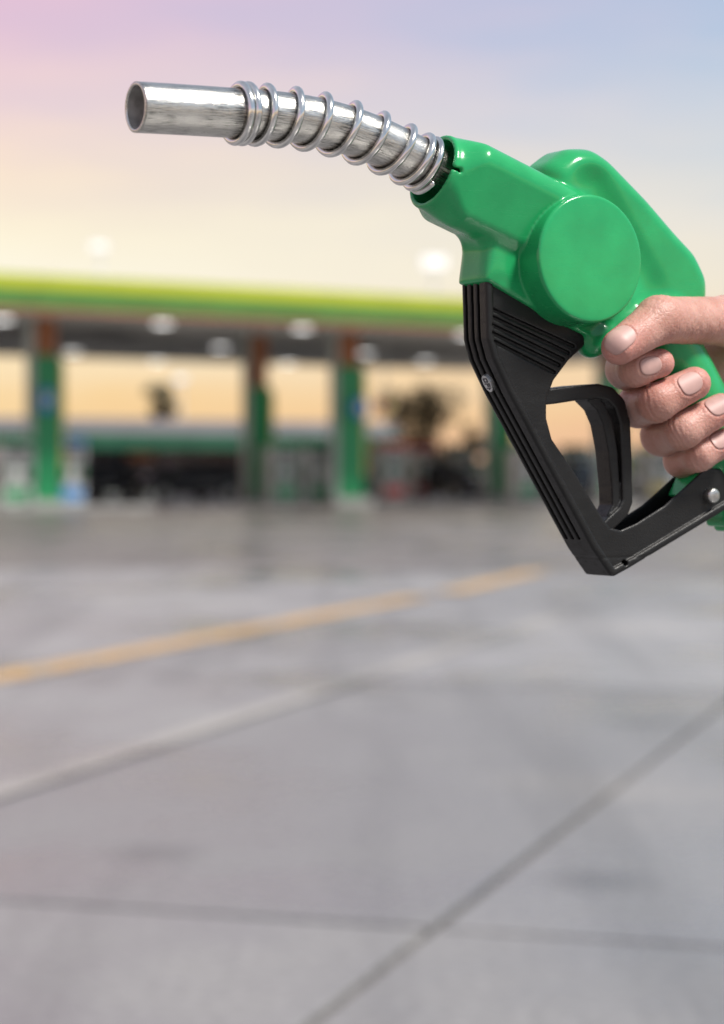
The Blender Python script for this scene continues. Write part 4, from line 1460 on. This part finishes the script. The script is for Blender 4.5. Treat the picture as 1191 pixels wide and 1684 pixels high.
for (nm, p, ax, sd_, nrm, la2, lb2, P, rr) in nail_info:
    f, c, a, b = foot_fn(p, ax, sd_, nrm, la2, lb2, X, Y, Z)
    near = np.exp(-(c / 6.0) ** 2)
    hand = hand + 0.30 * np.exp(-((f - 1.0) / 0.10) ** 2) * near - 0.25 * np.exp(-((f - 1.22) / 0.13) ** 2) * near * (a < la2 * 0.5)
# joint creases
for nm, (P, rr) in list(FING.items()) + [('thumb', THUMB)]:
    J = L(*P[2]); T_ = L(*P[3]) - L(*P[1]); T_ /= np.linalg.norm(T_)
    s = (X - J[0]) * T_[0] + (Y - J[1]) * T_[1] + (Z - J[2]) * T_[2]
    near = np.exp(-(((X - J[0]) ** 2 + (Y - J[1]) ** 2 + (Z - J[2]) ** 2) / 260.0))
    wob = 0.7 * np.sin(X * 0.55 + Y * 0.4)
    for o_, amp in ((-3.0, 0.36), (-0.4, 0.55), (2.2, 0.34), (4.4, 0.2)):
        hand = hand + amp * np.exp(-((s - o_ + wob) / 0.75) ** 2) * near
# fine relief: soft lumps everywhere, cross wrinkles over the thumb's base and the finger backs
nA = np.sin(X * 1.15 + 1.3 * np.sin(Y * 0.5)) * np.sin(Y * 1.05 + 1.1 * np.sin(Z * 0.6)) * np.sin(Z * 1.2 + np.sin(X * 0.45))
hand = hand + 0.10 * nA
for (c, dirp, ext, wl, amp) in (((1135, 520, 26), ((1084, 526, 28), (1196, 528, 8)), 560.0, 3.1, 0.36), ((1180, 530, 18), ((1084, 520, 28), (1196, 545, 8)), 460.0, 2.5, 0.36),
                                ((1078, 505, 30), ((1060, 520, 28), (1130, 520, 20)), 220.0, 2.6, 0.3)):
    C = L(*c); T_ = L(*dirp[1]) - L(*dirp[0]); T_ /= np.linalg.norm(T_)
    s = (X - C[0]) * T_[0] + (Y - C[1]) * T_[1] + (Z - C[2]) * T_[2]
    q = s + 1.3 * np.sin(Y * 0.35 + X * 0.15) + 0.7 * np.sin(Y * 0.9 - Z * 0.7)
    near = np.exp(-((X - C[0]) ** 2 + (Y - C[1]) ** 2 + (Z - C[2]) ** 2) / ext)
    hand = hand + amp * near * (0.5 + 0.5 * np.sin(q * 2 * math.pi / wl)) ** 3 * (0.6 + 0.4 * np.sin(Y * 0.8 + X * 0.6))
hand = hand.astype(np.float32)

tips = [L(*P[3]) for (P, rr) in list(FING.values()) + [THUMB]]
knk = [L(*P[1]) for (P, rr) in FING.values()]


def red_fn(V):
    r_ = np.zeros(len(V))
    for t in tips:
        r_ = np.maximum(r_, 0.9 * np.exp(-((V - t) ** 2).sum(1) / 230.0))
    r_ = np.maximum(r_, 0.7 * np.exp(-((V - L(1175, 575, 8)) ** 2).sum(1) / 300.0))
    r_ = np.maximum(r_, 0.5 * np.exp(-((V - L(1066, 505, 22)) ** 2).sum(1) / 180.0))
    return r_


def wr_fn(V):
    r_ = np.full(len(V), 0.22)
    for t in [L(*P[2]) for (P, rr) in FING.values()]:
        r_ = np.maximum(r_, 0.45 * np.exp(-((V - t) ** 2).sum(1) / 150.0))
    r_ = np.maximum(r_, 1.0 * np.exp(-((V - L(1130, 520, 26)) ** 2).sum(1) / 420.0))
    r_ = np.maximum(r_, 0.9 * np.exp(-((V - L(1185, 520, 18)) ** 2).sum(1) / 420.0))
    return r_


hand_root = obj('person', net_mesh('person', hand, g, {'red': red_fn, 'wrinkle': wr_fn}), M['skin'], None,
                label='bare hand with wrist gripping the green nozzle handle, thumb on top', cat='hand')
hand_root.location = O3
hand_root.rotation_euler = (0, 0, TH)
del hand
for (nm, p, ax, sd_, nrm, la2, lb2, P, rr) in nail_info:
    gg = Grid(p - 10, p + 10, 0.3)
    d = chain(P, rr, gg.x, gg.y, gg.z)
    f, c, a, b = foot_fn(p, ax, sd_, nrm, la2, lb2, gg.x, gg.y, gg.z)
    flat = d + 0.010 * b * b * 0                      # follows the finger's own curve
    nl = smax(np.abs(flat - 0.05) - 0.42, (f - 1.0) * min(la2, lb2) * 0.8, 0.3)
    nl = np.maximum(nl, -c - 6)
    obj('fingernail', net_mesh('fingernail', nl.astype(np.float32), gg), M['nail'], hand_root)
# sleeve over the forearm, outside the frame
a_, b_ = Vector(to_local(L(1400, 641, -20)).tolist()), Vector(to_local(L(2500, 860, -25)).tolist())
sp = [a_.lerp(b_, t) for t in (0.0, 0.0, 0.02, 0.1, 0.2, 0.35, 0.5, 0.65, 0.8, 0.95, 1.0)]
v2, f2 = sweep(sp[1:], [0.033, 0.035, 0.034, 0.036, 0.037, 0.041, 0.043, 0.048, 0.05, 0.04], 28)
MB().add(v2, f2 + [tuple(range(27, -1, -1)), tuple(len(v2) - 28 + k for k in range(28))]).build('sleeve', M['sleeve'], hand_root, smooth=True)
print('slabs', slabs)
